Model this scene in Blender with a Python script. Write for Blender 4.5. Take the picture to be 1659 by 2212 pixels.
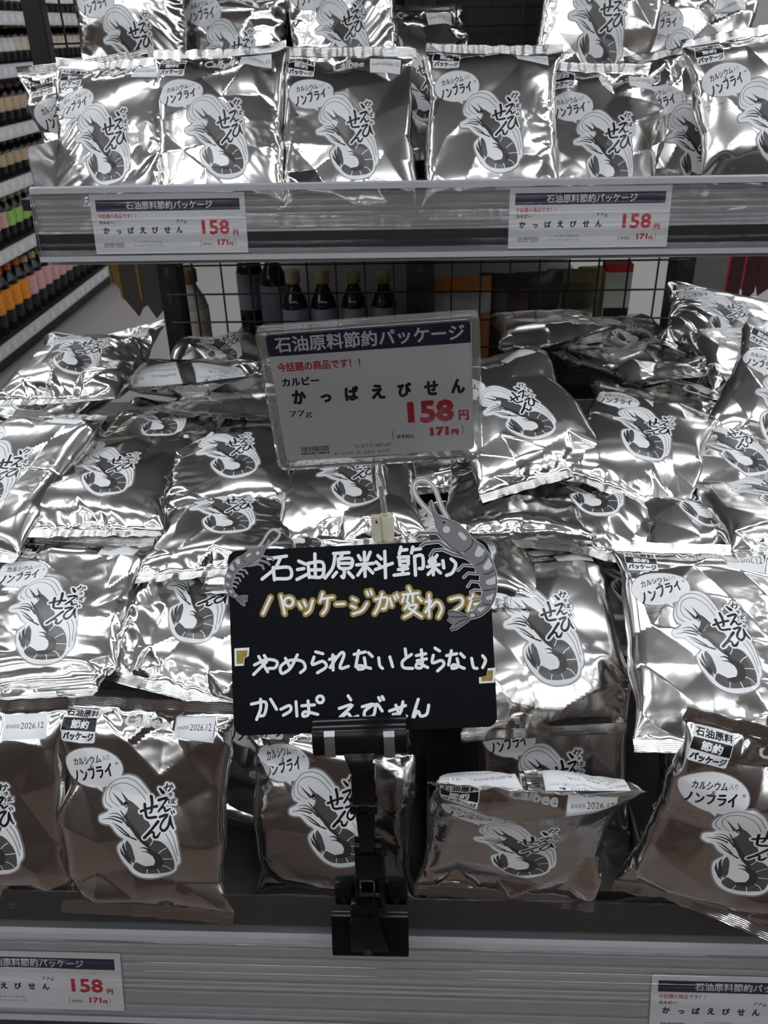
import bpy, bmesh, math, random
import numpy as np
from mathutils import Matrix, Vector
from mathutils.geometry import delaunay_2d_cdt

# ------------------------------------------------------------------ camera
for o in list(bpy.data.objects): bpy.data.objects.remove(o, do_unlink=True)
scene = bpy.context.scene
COL = scene.collection
CAM_H = 1.42                       # phone held 1.42 m above the floor
FPX, IMG_W, IMG_H = 1825.0, 1659.0, 2212.0
PITCH, YAW, ROLL = (math.radians(a) for a in (29.8, 3.0, 1.45))
def cam_basis():
    F = np.array([-math.sin(YAW)*math.cos(PITCH), math.cos(YAW)*math.cos(PITCH), -math.sin(PITCH)])
    r0 = np.array([math.cos(YAW), math.sin(YAW), 0.0]); u0 = np.cross(r0, F)
    r = math.cos(ROLL)*r0 - math.sin(ROLL)*u0; u = math.sin(ROLL)*r0 + math.cos(ROLL)*u0
    return r, u, F
CR, CU, CF = cam_basis()
CAM = np.array([0.0, 0.0, CAM_H])
def ray(px, py): return CR*(px-IMG_W/2)/FPX + CU*(IMG_H/2-py)/FPX + CF
def atD(px, py, D): return CAM + ray(px, py)*D
def atY(px, py, Y): d = ray(px, py); return CAM + d*(Y/d[1])
def atX(px, py, X): d = ray(px, py); return CAM + d*(X/d[0])
def atZ(px, py, Z): d = ray(px, py); return CAM + d*((Z-CAM_H)/d[2])
cd = bpy.data.cameras.new('camera'); cam = bpy.data.objects.new('camera', cd); COL.objects.link(cam)
cd.sensor_fit = 'VERTICAL'; cd.sensor_height = 36.0; cd.lens = FPX/IMG_H*36.0; cd.clip_start = 0.02
cd.dof.use_dof = True; cd.dof.focus_distance = 0.78; cd.dof.aperture_fstop = 13.0
cam.matrix_world = Matrix((list(CR)+[], list(CU)+[], list(-CF)+[])).transposed().to_4x4()
cam.location = CAM
scene.camera = cam

# ------------------------------------------------------------------ exposure and world
vs = scene.view_settings
vs.view_transform = 'Standard'; vs.look = 'None'; vs.gamma = 1.0; vs.use_curve_mapping = False
vs.exposure = 0.03
world = bpy.data.worlds.new('store_air'); scene.world = world; world.use_nodes = True
world.node_tree.nodes['Background'].inputs[0].default_value = (0.62, 0.62, 0.64, 1)
world.node_tree.nodes['Background'].inputs[1].default_value = 0.10
LAMP_POWER = 17.0

# ------------------------------------------------------------------ materials
def mat(name, col, rough=0.5, metal=0.0, spec=0.5, coat=0.0, emit=None, trans=0.0, ior=1.45, noise=None, bump=None):
    m = bpy.data.materials.new(name); m.use_nodes = True
    nt = m.node_tree; b = nt.nodes['Principled BSDF']
    b.inputs['Base Color'].default_value = (*col, 1); b.inputs['Roughness'].default_value = rough
    b.inputs['Metallic'].default_value = metal; b.inputs['Specular IOR Level'].default_value = spec
    b.inputs['Coat Weight'].default_value = coat; b.inputs['IOR'].default_value = ior
    b.inputs['Transmission Weight'].default_value = trans
    if emit: b.inputs['Emission Color'].default_value = (*emit[0], 1); b.inputs['Emission Strength'].default_value = emit[1]
    if noise:     # (scale, amount) subtle colour mottling in object space
        tc = nt.nodes.new('ShaderNodeTexCoord'); n = nt.nodes.new('ShaderNodeTexNoise'); n.inputs['Scale'].default_value = noise[0]
        n.inputs['Detail'].default_value = 4
        mx = nt.nodes.new('ShaderNodeMix'); mx.data_type = 'RGBA'
        mx.inputs[6].default_value = (*[c*(1-noise[1]) for c in col], 1); mx.inputs[7].default_value = (*[min(1, c*(1+noise[1])) for c in col], 1)
        nt.links.new(tc.outputs['Object'], n.inputs['Vector']); nt.links.new(n.outputs[0], mx.inputs[0]); nt.links.new(mx.outputs[2], b.inputs['Base Color'])
    if bump:      # (scale, strength)
        tc = nt.nodes.new('ShaderNodeTexCoord'); n = nt.nodes.new('ShaderNodeTexNoise'); n.inputs['Scale'].default_value = bump[0]
        bp = nt.nodes.new('ShaderNodeBump'); bp.inputs['Strength'].default_value = bump[1]; bp.inputs['Distance'].default_value = 0.001
        nt.links.new(tc.outputs['Object'], n.inputs['Vector']); nt.links.new(n.outputs[0], bp.inputs['Height']); nt.links.new(bp.outputs[0], b.inputs['Normal'])
    return m
def clear_mat(name, tint=(0.96, 0.96, 0.96), rough=0.06, haze=0.04, hazecol=(0.6, 0.6, 0.62), gloss=1.0):
    """thin clear plastic sheet: lets light through, reflects by Fresnel, a little milky"""
    m = bpy.data.materials.new(name); m.use_nodes = True; nt = m.node_tree
    for n in list(nt.nodes): nt.nodes.remove(n)
    out = nt.nodes.new('ShaderNodeOutputMaterial'); tr = nt.nodes.new('ShaderNodeBsdfTransparent'); tr.inputs[0].default_value = (*tint, 1)
    gl = nt.nodes.new('ShaderNodeBsdfGlossy'); gl.inputs['Roughness'].default_value = rough; gl.inputs[0].default_value = (gloss, gloss, gloss, 1)
    di = nt.nodes.new('ShaderNodeBsdfDiffuse'); di.inputs[0].default_value = (*hazecol, 1)
    fr = nt.nodes.new('ShaderNodeFresnel'); fr.inputs[0].default_value = 1.5
    m1 = nt.nodes.new('ShaderNodeMixShader'); m1.inputs[0].default_value = haze
    m2 = nt.nodes.new('ShaderNodeMixShader')
    nt.links.new(tr.outputs[0], m1.inputs[1]); nt.links.new(di.outputs[0], m1.inputs[2])
    nt.links.new(fr.outputs[0], m2.inputs[0]); nt.links.new(m1.outputs[0], m2.inputs[1]); nt.links.new(gl.outputs[0], m2.inputs[2])
    nt.links.new(m2.outputs[0], out.inputs[0])
    return m
M = {}
M['foil'] = mat('silver_foil', (0.74, 0.72, 0.70), 0.18, 1.0)
M['foil_seal'] = mat('silver_foil_crimped', (0.76, 0.75, 0.74), 0.17, 1.0)
M['ink_white'] = mat('white_ink', (0.80, 0.80, 0.81), 0.28, 0.0, 0.6)
M['ink_black'] = mat('black_ink', (0.012, 0.012, 0.013), 0.28, 0.0, 0.5)
M['ink_border'] = mat('grey_outline_ink', (0.30, 0.30, 0.31), 0.25, 0.35)
M['ink_dark'] = mat('dark_grey_ink', (0.105, 0.10, 0.098), 0.27, 0.15)
M['ink_light'] = mat('pale_grey_ink', (0.66, 0.66, 0.67), 0.3, 0.2)
M['ink_mid'] = mat('mid_grey_ink', (0.05, 0.048, 0.047), 0.27, 0.1)
M['paper'] = mat('white_paper', (0.83, 0.83, 0.84), 0.6, noise=(60, 0.02))
M['navy'] = mat('navy_print', (0.022, 0.022, 0.065), 0.5)
M['red'] = mat('red_print', (0.58, 0.02, 0.045), 0.5)
M['black_print'] = mat('black_print', (0.015, 0.015, 0.017), 0.5)
M['grey1'] = mat('cutout_body_grey', (0.15, 0.15, 0.154), 0.6, noise=(300, 0.08))
M['grey2'] = mat('cutout_line_grey', (0.028, 0.027, 0.028), 0.6)
M['grey3'] = mat('cutout_spot_grey', (0.48, 0.48, 0.49), 0.6)
M['grey4'] = mat('cutout_edge_grey', (0.56, 0.55, 0.55), 0.6)
M['board_black'] = mat('black_plastic_board', (0.003, 0.0035, 0.005), 0.42, 0.0, 0.09, bump=(900, 0.05))
M['chalk'] = mat('white_marker', (0.80, 0.82, 0.83), 0.5)
M['gold'] = mat('gold_marker', (0.30, 0.205, 0.055), 0.42, 0.35, noise=(220, 0.5))
M['black_plastic'] = mat('black_glossy_plastic', (0.005, 0.005, 0.006), 0.16, 0.0, 0.28)
M['steel'] = mat('spring_steel', (0.62, 0.63, 0.64), 0.25, 1.0, noise=(500, 0.2))
M['wire_black'] = mat('black_coated_wire', (0.012, 0.012, 0.014), 0.35)
M['post_black'] = mat('black_steel_post', (0.016, 0.017, 0.020), 0.4)
M['ivory'] = mat('ivory_plastic', (0.66, 0.62, 0.47), 0.4)
M['shelf_grey'] = mat('grey_shelf_steel', (0.30, 0.30, 0.31), 0.35, 0.2)
M['rail_back'] = mat('grey_rail_plastic', (0.36, 0.36, 0.38), 0.3, 0.0, 0.6)
M['rail_dark'] = mat('dark_rail_groove', (0.03, 0.03, 0.036), 0.25)
M['clear'] = clear_mat('clear_plastic', haze=0.015)
M['pane'] = clear_mat('clear_front_pane', (1, 1, 1), haze=0.004, gloss=.8)
M['clear_guard'] = clear_mat('clear_guard_plastic', tint=(0.90, 0.90, 0.91), haze=0.07, hazecol=(0.45, 0.43, 0.43), rough=0.1)
M['clear_frame'] = clear_mat('clear_acrylic', tint=(0.93, 0.94, 0.92), haze=0.10, hazecol=(0.7, 0.7, 0.66), rough=0.04)

# ------------------------------------------------------------------ object helpers
def tag(o, label=None, cat=None, group=None, kind=None):
    if label: o['label'] = label
    if cat: o['category'] = cat
    if group: o['group'] = group
    if kind: o['kind'] = kind
    return o
def empty(name, loc=(0, 0, 0), R=None, label=None, cat=None, group=None):
    e = bpy.data.objects.new(name, None); COL.objects.link(e); e.empty_display_size = 0.02
    mw = Matrix.Identity(4)
    if R is not None: mw = Matrix([list(r) for r in R]).to_4x4()
    mw.translation = Vector(loc); e.matrix_world = mw
    return tag(e, label, cat, group)
def link(name, me, parent=None, loc=None):
    o = bpy.data.objects.new(name, me); COL.objects.link(o)
    if parent is not None: o.parent = parent
    if loc is not None: o.location = loc
    return o
def np_mesh(name, V, F, mats, midx=None, smooth=True, normals=None):
    me = bpy.data.meshes.new(name)
    V = np.ascontiguousarray(V, np.float32); F = np.ascontiguousarray(F, np.int32); k = F.shape[1]
    me.vertices.add(len(V)); me.vertices.foreach_set('co', V.ravel())
    me.loops.add(F.size); me.loops.foreach_set('vertex_index', F.ravel())
    me.polygons.add(len(F)); me.polygons.foreach_set('loop_start', np.arange(0, F.size, k, dtype=np.int32))
    for m in mats: me.materials.append(m)
    if midx is not None: me.polygons.foreach_set('material_index', np.ascontiguousarray(midx, np.int32))
    me.polygons.foreach_set('use_smooth', np.full(len(F), smooth))
    me.update(calc_edges=True); me.validate()
    if normals is not None and len(me.vertices) == len(normals):
        me.normals_split_custom_set_from_vertices(np.ascontiguousarray(normals, np.float32))
    return me
class MB:
    """collects simple shapes into ONE mesh"""
    def __init__(s): s.v = []; s.f = []
    def add(s, vs_, fs_):
        n = len(s.v); s.v += [tuple(p) for p in vs_]; s.f += [tuple(i+n for i in f) for f in fs_]; return s
    def box(s, x0, x1, y0, y1, z0, z1):
        return s.add([(x, y, z) for z in (z0, z1) for y in (y0, y1) for x in (x0, x1)],
                     [(0, 2, 3, 1), (4, 5, 7, 6), (0, 1, 5, 4), (2, 6, 7, 3), (0, 4, 6, 2), (1, 3, 7, 5)])
    def prism(s, prof, a0, a1, axis='x'):
        """extrude a closed 2D profile along an axis: x -> (y,z), y -> (x,z), z -> (x,y)"""
        n = len(prof)
        def P(a, p):
            return (a, p[0], p[1]) if axis == 'x' else ((p[0], a, p[1]) if axis == 'y' else (p[0], p[1], a))
        vs_ = [P(a0, p) for p in prof]+[P(a1, p) for p in prof]
        fs_ = [(i, (i+1) % n, (i+1) % n+n, i+n) for i in range(n)]+[tuple(range(n-1, -1, -1)), tuple(range(n, 2*n))]
        return s.add(vs_, fs_)
    def tube(s, pts, r, seg=8, closed=False):
        pts = [Vector(p) for p in pts]; n = len(pts); rr = r if hasattr(r, '__len__') else [r]*n
        vs_ = []; up = Vector((0, 0, 1))
        for i, p in enumerate(pts):
            a = pts[max(0, i-1)]; b = pts[min(n-1, i+1)]
            if closed: a = pts[i-1]; b = pts[(i+1) % n]
            d = (b-a).normalized()
            x = d.cross(up)
            if x.length < 1e-4: x = d.cross(Vector((1, 0, 0)))
            x.normalize(); y = d.cross(x).normalized()
            vs_ += [tuple(p+x*(math.cos(t*2*math.pi/seg)*rr[i])+y*(math.sin(t*2*math.pi/seg)*rr[i])) for t in range(seg)]
        fs_ = []
        for i in range(n if closed else n-1):
            j = (i+1) % n
            fs_ += [(i*seg+t, j*seg+t, j*seg+(t+1) % seg, i*seg+(t+1) % seg) for t in range(seg)]
        if not closed: fs_ += [tuple(range(seg)), tuple(range((n-1)*seg+seg-1, (n-1)*seg-1, -1))]
        return s.add(vs_, fs_)
    def lathe(s, prof, seg=14, c=(0, 0, 0)):
        vs_ = []; n = len(prof)
        for r, z in prof: vs_ += [(c[0]+r*math.cos(t*2*math.pi/seg), c[1]+r*math.sin(t*2*math.pi/seg), c[2]+z) for t in range(seg)]
        fs_ = [(i*seg+t, i*seg+(t+1) % seg, (i+1)*seg+(t+1) % seg, (i+1)*seg+t) for i in range(n-1) for t in range(seg)]
        fs_ += [tuple(range(seg-1, -1, -1)), tuple(range((n-1)*seg, n*seg))]
        return s.add(vs_, fs_)
    def mesh(s, name, m, smooth=False, bevel=0.0, xf=None):
        me = bpy.data.meshes.new(name)
        V = s.v
        if xf is not None: V = [tuple(xf @ Vector(p)) for p in V]
        me.from_pydata(V, [], s.f)
        bm = bmesh.new(); bm.from_mesh(me)
        bmesh.ops.recalc_face_normals(bm, faces=bm.faces)
        if bevel: bmesh.ops.bevel(bm, geom=[e for e in bm.edges if len(e.link_faces) == 2 and e.calc_face_angle(0) > 0.6], offset=bevel, segments=2, profile=0.6, affect='EDGES', clamp_overlap=True)
        bm.to_mesh(me); bm.free()
        me.materials.append(m)
        if smooth:
            me.polygons.foreach_set('use_smooth', np.ones(len(me.polygons), bool)); me.set_sharp_from_angle(angle=math.radians(38))
        me.update(); return me
    def build(s, name, m, parent=None, smooth=False, bevel=0.0, loc=None):
        return link(name, s.mesh(name, m, smooth, bevel), parent, loc)
def rot(lean, spin, yaw):
    """sheet frame (x right, y up, z out of the face): lean = top tipped away from the viewer, spin = ccw in its plane, yaw = about vertical"""
    l, s, y = (math.radians(a) for a in (lean, spin, yaw))
    B = np.array([[1, 0, 0], [0, 0, -1], [0, 1, 0.0]])
    S = np.array([[math.cos(s), -math.sin(s), 0], [math.sin(s), math.cos(s), 0], [0, 0, 1]])
    L = np.array([[1, 0, 0], [0, math.cos(l), math.sin(l)], [0, -math.sin(l), math.cos(l)]])
    Yw = np.array([[math.cos(y), -math.sin(y), 0], [math.sin(y), math.cos(y), 0], [0, 0, 1]])
    return Yw @ L @ B @ S

# ------------------------------------------------------------------ flat print: outlines -> triangulated sheet with inked faces
def text_polys(body, bold=0.0, shear=0.0):
    cu = bpy.data.curves.new('lettering', 'FONT'); cu.body = body; cu.size = 1.0; cu.resolution_u = 2; cu.shear = shear
    cu.fill_mode = 'NONE'; cu.offset = bold
    ob = bpy.data.objects.new('lettering', cu); COL.objects.link(ob)
    dg = bpy.context.evaluated_depsgraph_get(); me = ob.evaluated_get(dg).to_mesh()
    co = np.array([v.co[:2] for v in me.vertices]); nxt = {}
    for e in me.edges:
        a, b = e.vertices; nxt.setdefault(a, []).append(b); nxt.setdefault(b, []).append(a)
    seen = set(); polys = []
    for s0 in range(len(co)):
        if s0 in seen or s0 not in nxt: continue
        loop = [s0]; seen.add(s0); cur = s0
        while True:
            n = [k for k in nxt[cur] if k not in seen]
            if not n: break
            cur = n[0]; seen.add(cur); loop.append(cur)
        if len(loop) > 2: polys.append(co[loop])
    bpy.data.objects.remove(ob, do_unlink=True); bpy.data.curves.remove(cu)
    return polys
def fit(polys, x0, y0, x1, y1, ang=0.0):
    """scale outlines into the box, then turn them about its centre"""
    A = np.concatenate(polys); lo = A.min(0); hi = A.max(0); c = np.array([(x0+x1)/2, (y0+y1)/2])
    sc = np.array([x1-x0, y1-y0])/np.maximum(hi-lo, 1e-6); a = math.radians(ang); R = np.array([[math.cos(a), -math.sin(a)], [math.sin(a), math.cos(a)]])
    return [((p-(lo+hi)/2)*sc) @ R.T + c for p in polys]
def T(body, x0, y0, x1, y1, bold=0.0, shear=0.0, ang=0.0): return fit(text_polys(body, bold, shear), x0, y0, x1, y1, ang)
def TB(body, x0, y0, x1, y1, w, slot, shear=0.0, ang=0.0):
    """bold lettering: the outlines plus a rim of width w around them"""
    g = T(body, x0+w/2, y0+w/2, x1-w/2, y1-w/2, 0, shear, ang)
    return [('eo', g, slot), ('un', [stroke(np.vstack([q, q[:2]]), w, 1, 1) for q in g], slot)]
def smooth_line(P, n=4, closed=False):
    P = np.asarray(P, float)
    if len(P) < 3 or n == 1: return P
    Q = np.vstack([2*P[0]-P[1], P, 2*P[-1]-P[-2]]); out = []
    for i in range(1, len(Q)-2):
        for t in np.arange(n)/n:
            a, b, c, d = Q[i-1], Q[i], Q[i+1], Q[i+2]
            out.append(0.5*((2*b)+(c-a)*t+(2*a-5*b+4*c-d)*t*t+(3*b-a-3*c+d)*t**3))
    out.append(Q[-2]); return np.array(out)
def stroke(P, w, n=4, cap=3):
    """outline polygon of a brush stroke; w = width, or a list of widths along it"""
    C = smooth_line(P, n); m = len(C)
    W = np.interp(np.linspace(0, 1, m), np.linspace(0, 1, len(w)), w) if hasattr(w, '__len__') else np.full(m, w)
    d = np.gradient(C, axis=0); d /= np.linalg.norm(d, axis=1, keepdims=True)+1e-9; nn = np.stack([-d[:, 1], d[:, 0]], 1)
    L = C+nn*W[:, None]/2; R = C-nn*W[:, None]/2
    def capp(c, d, w, sgn):
        a0 = math.atan2(d[1], d[0]); return [c+w/2*np.array([math.cos(a0+sgn*t), math.sin(a0+sgn*t)]) for t in np.linspace(math.pi/2, -math.pi/2, cap+2)[1:-1]]
    return np.vstack([L, capp(C[-1], d[-1], W[-1], 1), R[::-1], [p for p in capp(C[0], -d[0], W[0], 1)]])
def circle(c, rx, ry=None, n=16):
    ry = ry or rx; t = np.arange(n)*2*math.pi/n; return np.stack([c[0]+rx*np.cos(t), c[1]+ry*np.sin(t)], 1)
def rrect(x0, y0, x1, y1, r, n=3):
    out = []
    for cx, cy, a in ((x1-r, y1-r, 0), (x0+r, y1-r, 90), (x0+r, y0+r, 180), (x1-r, y0+r, 270)):
        for k in range(n+1): t = math.radians(a+90*k/n); out.append((cx+r*math.cos(t), cy+r*math.sin(t)))
    return np.array(out)
def winding(poly, X):
    lo, hi = poly.min(0), poly.max(0); sel = np.where(((X >= lo) & (X <= hi)).all(1))[0]
    W = np.zeros(len(X), int)
    if len(sel) == 0: return W
    Q = X[sel]; a = poly; b = np.roll(poly, -1, 0); w = np.zeros(len(sel), int)
    for (ax, ay), (bx, by) in zip(a, b):
        cr = (bx-ax)*(Q[:, 1]-ay)-(Q[:, 0]-ax)*(by-ay)
        w += ((ay <= Q[:, 1]) & (by > Q[:, 1]) & (cr > 0)).astype(int); w -= ((ay > Q[:, 1]) & (by <= Q[:, 1]) & (cr < 0)).astype(int)
    W[sel] = w; return W
def make_sheet(outline, layers, grid=None):
    """layers: (mode, polys, material slot); mode 'eo' = glyph outlines with holes, 'un' = union. grid = (x list, y list).
    returns 2D vertices, triangles, slot per triangle (0 = bare sheet, -1 = outside)"""
    vs_, es = [], []
    def addpoly(p):
        n = len(vs_); vs_.extend(Vector((float(a), float(b))) for a, b in p); k = len(p); es.extend((n+i, n+(i+1) % k) for i in range(k))
    if outline is not None: addpoly(outline)
    for mode, polys, slot in layers:
        for p in polys: addpoly(p)
    if grid is not None:
        for x in grid[0]:
            for y in grid[1]: vs_.append(Vector((float(x), float(y))))
    r = delaunay_2d_cdt(vs_, es, [], 0, 1e-4, False)
    V = np.array([tuple(v) for v in r[0]]); F = np.array([f for f in r[2] if len(f) == 3])
    C = V[F].mean(1)
    a = V[F]; ar = (a[:, 1, 0]-a[:, 0, 0])*(a[:, 2, 1]-a[:, 0, 1])-(a[:, 2, 0]-a[:, 0, 0])*(a[:, 1, 1]-a[:, 0, 1])
    F[ar < 0] = F[ar < 0][:, ::-1]
    slot = np.zeros(len(F), int) if outline is None else np.where(winding(np.asarray(outline, float), C) != 0, 0, -1)
    if outline is None: slot[:] = -1
    for mode, polys, s in layers:
        if mode == 'eo': inside = np.sum([winding(p, C) != 0 for p in polys], 0) % 2 == 1
        else: inside = np.any([winding(p, C) != 0 for p in polys], 0)
        if outline is not None: inside &= slot >= 0
        slot[inside] = s
    keep = (slot >= 0) & (np.abs(ar) > 1e-9)
    return V, F[keep], slot[keep]
def sheet_object(name, outline, layers, mats, parent, scale=0.001, z=0.0, thick=0.0):
    V, F, S = make_sheet(outline, layers)
    used = np.unique(F); re = np.full(len(V), -1); re[used] = np.arange(len(used)); V = V[used]; F = re[F]
    me = np_mesh(name, np.column_stack([V*scale, np.full(len(V), z)]), F, mats, S, smooth=False)
    o = link(name, me, parent)
    if thick:
        md = o.modifiers.new('thickness', 'SOLIDIFY'); md.thickness = thick; md.offset = -1
    return o
# ------------------------------------------------------------------ the shop hall (structure) and its ceiling lamps
M['floor'] = mat('pale_vinyl_floor', (0.36, 0.335, 0.32), 0.3, noise=(3, 0.05))
M['ceil'] = mat('ceiling_board', (0.48, 0.48, 0.49), 0.7)
M['hall'] = mat('warm_grey_wall', (0.22, 0.185, 0.165), 0.6, noise=(1.5, 0.35))
M['lamp_on'] = mat('lamp_diffuser', (0.9, 0.9, 0.9), 0.5, emit=((0.91, 0.96, 1.0), LAMP_POWER))
M['lamp_case'] = mat('lamp_casing', (0.7, 0.7, 0.7), 0.5)
def struct(name, mb, m, bevel=0.0): return tag(mb.build(name, m, None, False, bevel), kind='structure')
struct('floor', MB().box(-6, 6, .62, 9, -.05, 0), M['floor'])
struct('added_reflection_floor', MB().box(-6, 6, -5, .62, -.05, 0), mat('reflection_floor_brown', (.115, .083, .068), .35, noise=(5, .3)))  # unseen brown floor zone, added to darken reflections in the front bags
struct('ceiling', MB().box(-6, 6, -5, 9, 3.0, 3.06), M['ceil'])
struct('wall_left', MB().box(-6.1, -6, -5, 9, 0, 3.0), M['hall'])
struct('wall_right', MB().box(6, 6.1, -5, 9, 0, 3.0), M['hall'])
struct('wall_front', MB().box(-6, 6, -5.1, -5, 0, 3.0), M['hall'])
struct('wall_back', MB().box(-6, 6, 9, 9.1, 0, 3.0), mat('pale_wall', (0.55, 0.52, 0.50), 0.6))
lm_case = MB().box(-.62, .62, -.075, .075, 0, .05).mesh('casing', M['lamp_case']); lm_on = MB().box(-.6, .6, -.055, .055, -.012, 0).mesh('diffuser', M['lamp_on'])
for ly in (-4.0, -2.8, -1.6, -.4, .9, 2.3, 3.9, 5.5, 7.1):
    for lx in (-4.2, -2.5, -.85, .85, 2.5, 4.2):
        e = empty('ceiling_lamp', (lx, ly, 2.945), None, 'long white LED strip lamp fixed to the shop ceiling', 'lamp', 'ceiling strip lamps')
        link('casing', lm_case, e); link('diffuser', lm_on, e)

# unseen shelving added behind the photographer to give the foil dark brown reflections
ob = empty('added_reflection_shelving', (0, -1.55, 0), None, 'added dark brown shelving across the aisle, unseen, for foil reflections', 'shelving')
M['opp'] = mat('reflection_block_brown', (.085, .060, .050), .5, noise=(6, .7)); M['opp2'] = mat('brown_shelf_front', (.14, .105, .09), .4)
MB().box(-2.6, 2.6, -.5, -.05, 0, 1.75).build('reflection_block', M['opp'], ob)
for z in (.12, .5, .85, 1.2, 1.52, 1.75): MB().box(-2.6, 2.6, -.06, .0, z, z+.035).build('shelf_edge', M['opp2'], ob)
# ------------------------------------------------------------------ the promotional end display: posts, wire back, shelves
SH_Z = 1.207                    # top of the upper shelf board
DECK = CAM_H-.790               # top of the lower deck
XL, XR = -.45, .45
rack = empty('display_rack', (0, 1.5, 0), None, 'black steel posts and wire mesh back of the end-of-aisle display', 'display rack')
for x in (-.449, -.004, .449):
    w = .034 if abs(x) > .1 else .05
    p = MB().box(x-w/2, x+w/2, -.02, .03, 0, 2.0).build('post', M['post_black'], rack, bevel=.002)
    for k in range(12): MB().box(x-.004, x+.004, -.0206, -.0195, .70+k*.05, .725+k*.05).build('slot', M['rail_dark'], p)
wm = MB()
for k in range(17): wm.tube([(XL+.05+k*.05, -.03, .5), (XL+.05+k*.05, -.03, 1.95)], .0017, 6)
for k in range(29): wm.tube([(XL, -.033, .52+k*.05), (XR, -.033, .52+k*.05)], .0017, 6)
wm.build('wire_mesh', M['wire_black'], rack)
MB().box(XL+.02, XR-.02, .0, .012, 1.22, 1.95).build('shade_board', mat('black_shade_board', (.012, .012, .014), .4), rack)  # black sheet stands in for the shade behind the upper mesh
for z, y0, lb in ((SH_Z, 1.02, 'grey steel upper shelf board carrying the standing bags'), (1.85, 1.04, 'grey steel shelf board above the standing bags')):
    sh = empty('steel_shelf', (0, 1.46, z), None, lb, 'shelf'); MB().box(XL, XR, y0-1.46, 0, -.028, 0).build('shelf_board', M['shelf_grey'], sh, bevel=.002)
    for sx in (-1, 1): MB().prism([(.0, -.005), (.0, -.1), (-.3, -.028), (-.3, -.005)], sx*.437-.002, sx*.437+.002).build('bracket', M['post_black'], sh)
deck = empty('lower_deck', (0, 1.5, DECK), None, 'dark lower deck with smoky trays under the heap of bags', 'display deck')
MB().box(-.62, .66, -.985, -.06, -.03, 0).build('deck_board', mat('dark_deck', (.07, .064, .062), .3), deck, bevel=.002)
MB().box(-.6, .64, -.62, -.06, 0, .20).build('raised_step', mat('dark_step', (.05, .047, .046), .45), deck, bevel=.004)
sm = mat('smoky_tray', (.10, .095, .092), .2, 0, .6)
for k in range(5):
    x = .005+k*.075
    t_ = MB().box(x, x+.003, -.975, -.76, 0, .03).build('tray_divider', sm, deck)
    MB().box(x+.006, x+.07, -.87, -.867, 0, .028).build('tray_rib', sm, t_); MB().box(x+.006, x+.07, -.93, -.927, 0, .012).build('tray_rib', sm, t_)
MB().box(-.60, .64, -.95, -.08, -DECK, -.03).build('base_cabinet', mat('dark_cabinet', (.05, .05, .052), .5), deck)
# tall side post with its own wire mesh beyond the left end of the upper shelf
pb = atY(71, 0, 1.40); pw = MB()
MB().box(-.014, .014, -.012, .012, SH_Z-.10, 1.95).build('side_post', M['post_black'], rack, bevel=.002, loc=(pb[0], -.10, 0))
MB().box(pb[0]-.014, XL, -.10, -.08, SH_Z-.1, SH_Z-.06).build('side_bracket', M['post_black'], rack)
for k in range(4): pw.tube([(pb[0]+.03+k*.028, -.08+k*.02, SH_Z-.08), (pb[0]+.03+k*.028, -.08+k*.02, 1.95)], .0016, 6)
for k in range(16): pw.tube([(pb[0], -.09, 1.16+k*.05), (XL, -.015, 1.16+k*.05)], .0016, 6)
pw.build('side_mesh', M['wire_black'], rack)
# frosted divider standing at the left end of the upper shelf
dv = MB().prism([(.0, 0), (.24, 0), (.24, .10), (.012, .10), (.004, .098), (.0, .09)], -.001, .001, 'x').build('shelf_divider', clear_mat('smoky_divider', (.6, .6, .6), .2, .75, (.30, .29, .29)), None, loc=(XL-.012, 1.05, SH_Z))
tag(dv, 'smoky grey plastic divider plate standing at the left end of the upper shelf', 'shelf divider')

# ------------------------------------------------------------------ clear price rails
def rail(name, origin, lean, x0, x1, h, label, dark):
    e = empty(name, origin, rot(lean, 0, 0), label, 'price rail')
    b = MB().box(x0, x1, -h/2, h/2, -.0075, -.006); b.build('rail_backing', clear_mat('milky_backing', (.9, .9, .9), .15, .7, (.66, .64, .64)) if not dark else clear_mat('smoked_backing', (.9, .9, .9), .1, .4, (.62, .62, .63)), e)
    MB().box(x0, x1, -h/2+.008, -h/2+h*.36, -.006, -.0052).build('dark_strip', M['rail_dark'], e) if dark else None
    MB().prism([(-h/2, -.0076), (-h/2-.004, -.0076), (-h/2-.004, .001), (-h/2+.002, .001), (-h/2+.002, -.001), (-h/2, -.002)], x0, x1).build('bottom_lip', M['rail_back'], e)
    MB().prism([(h/2, -.012), (h/2+.004, -.012), (h/2+.005, -.004), (h/2+.003, .001), (h/2-.003, .001), (h/2-.002, -.002)], x0, x1).build('top_lip', M['rail_back'], e)
    # ribbed clear cover
    prof = []; n = 120
    ribs = [(.06, .02, .0016), (.20, .014, .0012), (.30, .012, .0012), (.41, .02, .0016), (.50, .012, .0011), (.56, .012, .0013), (.63, .014, .001), (.82, .014, .0012), (.93, .02, .0018)]
    for i in range(n+1):
        t = i/n; z = 0
        for c, w, a in ribs: z += a*math.exp(-((t-c)/(w*1.2))**2)
        prof.append((h*(.5-t)*.985, z))
    V = np.array([(x, y, z) for x in (x0, x1) for y, z in prof]); i = np.arange(n); F = np.stack([i, i+1, i+n+2, i+n+1], 1)
    link('clear_cover', np_mesh('clear_cover', V, F, [M['clear']]), e)
    for sx in (x0, x1): MB().box(sx-.0008, sx+.0008, -h/2, h/2, -.008, .001).build('end_cap', M['clear'], e)
    return e
RAIL_U = atY(829, 476, 1.0); RAIL_U[0] = 0
RAIL_L = atY(829, 2128, .487); RAIL_L[0] = 0
rail('price_rail', RAIL_U, 8, XL, XR, .074, 'clear ribbed price rail along the front edge of the upper shelf', True)
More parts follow.
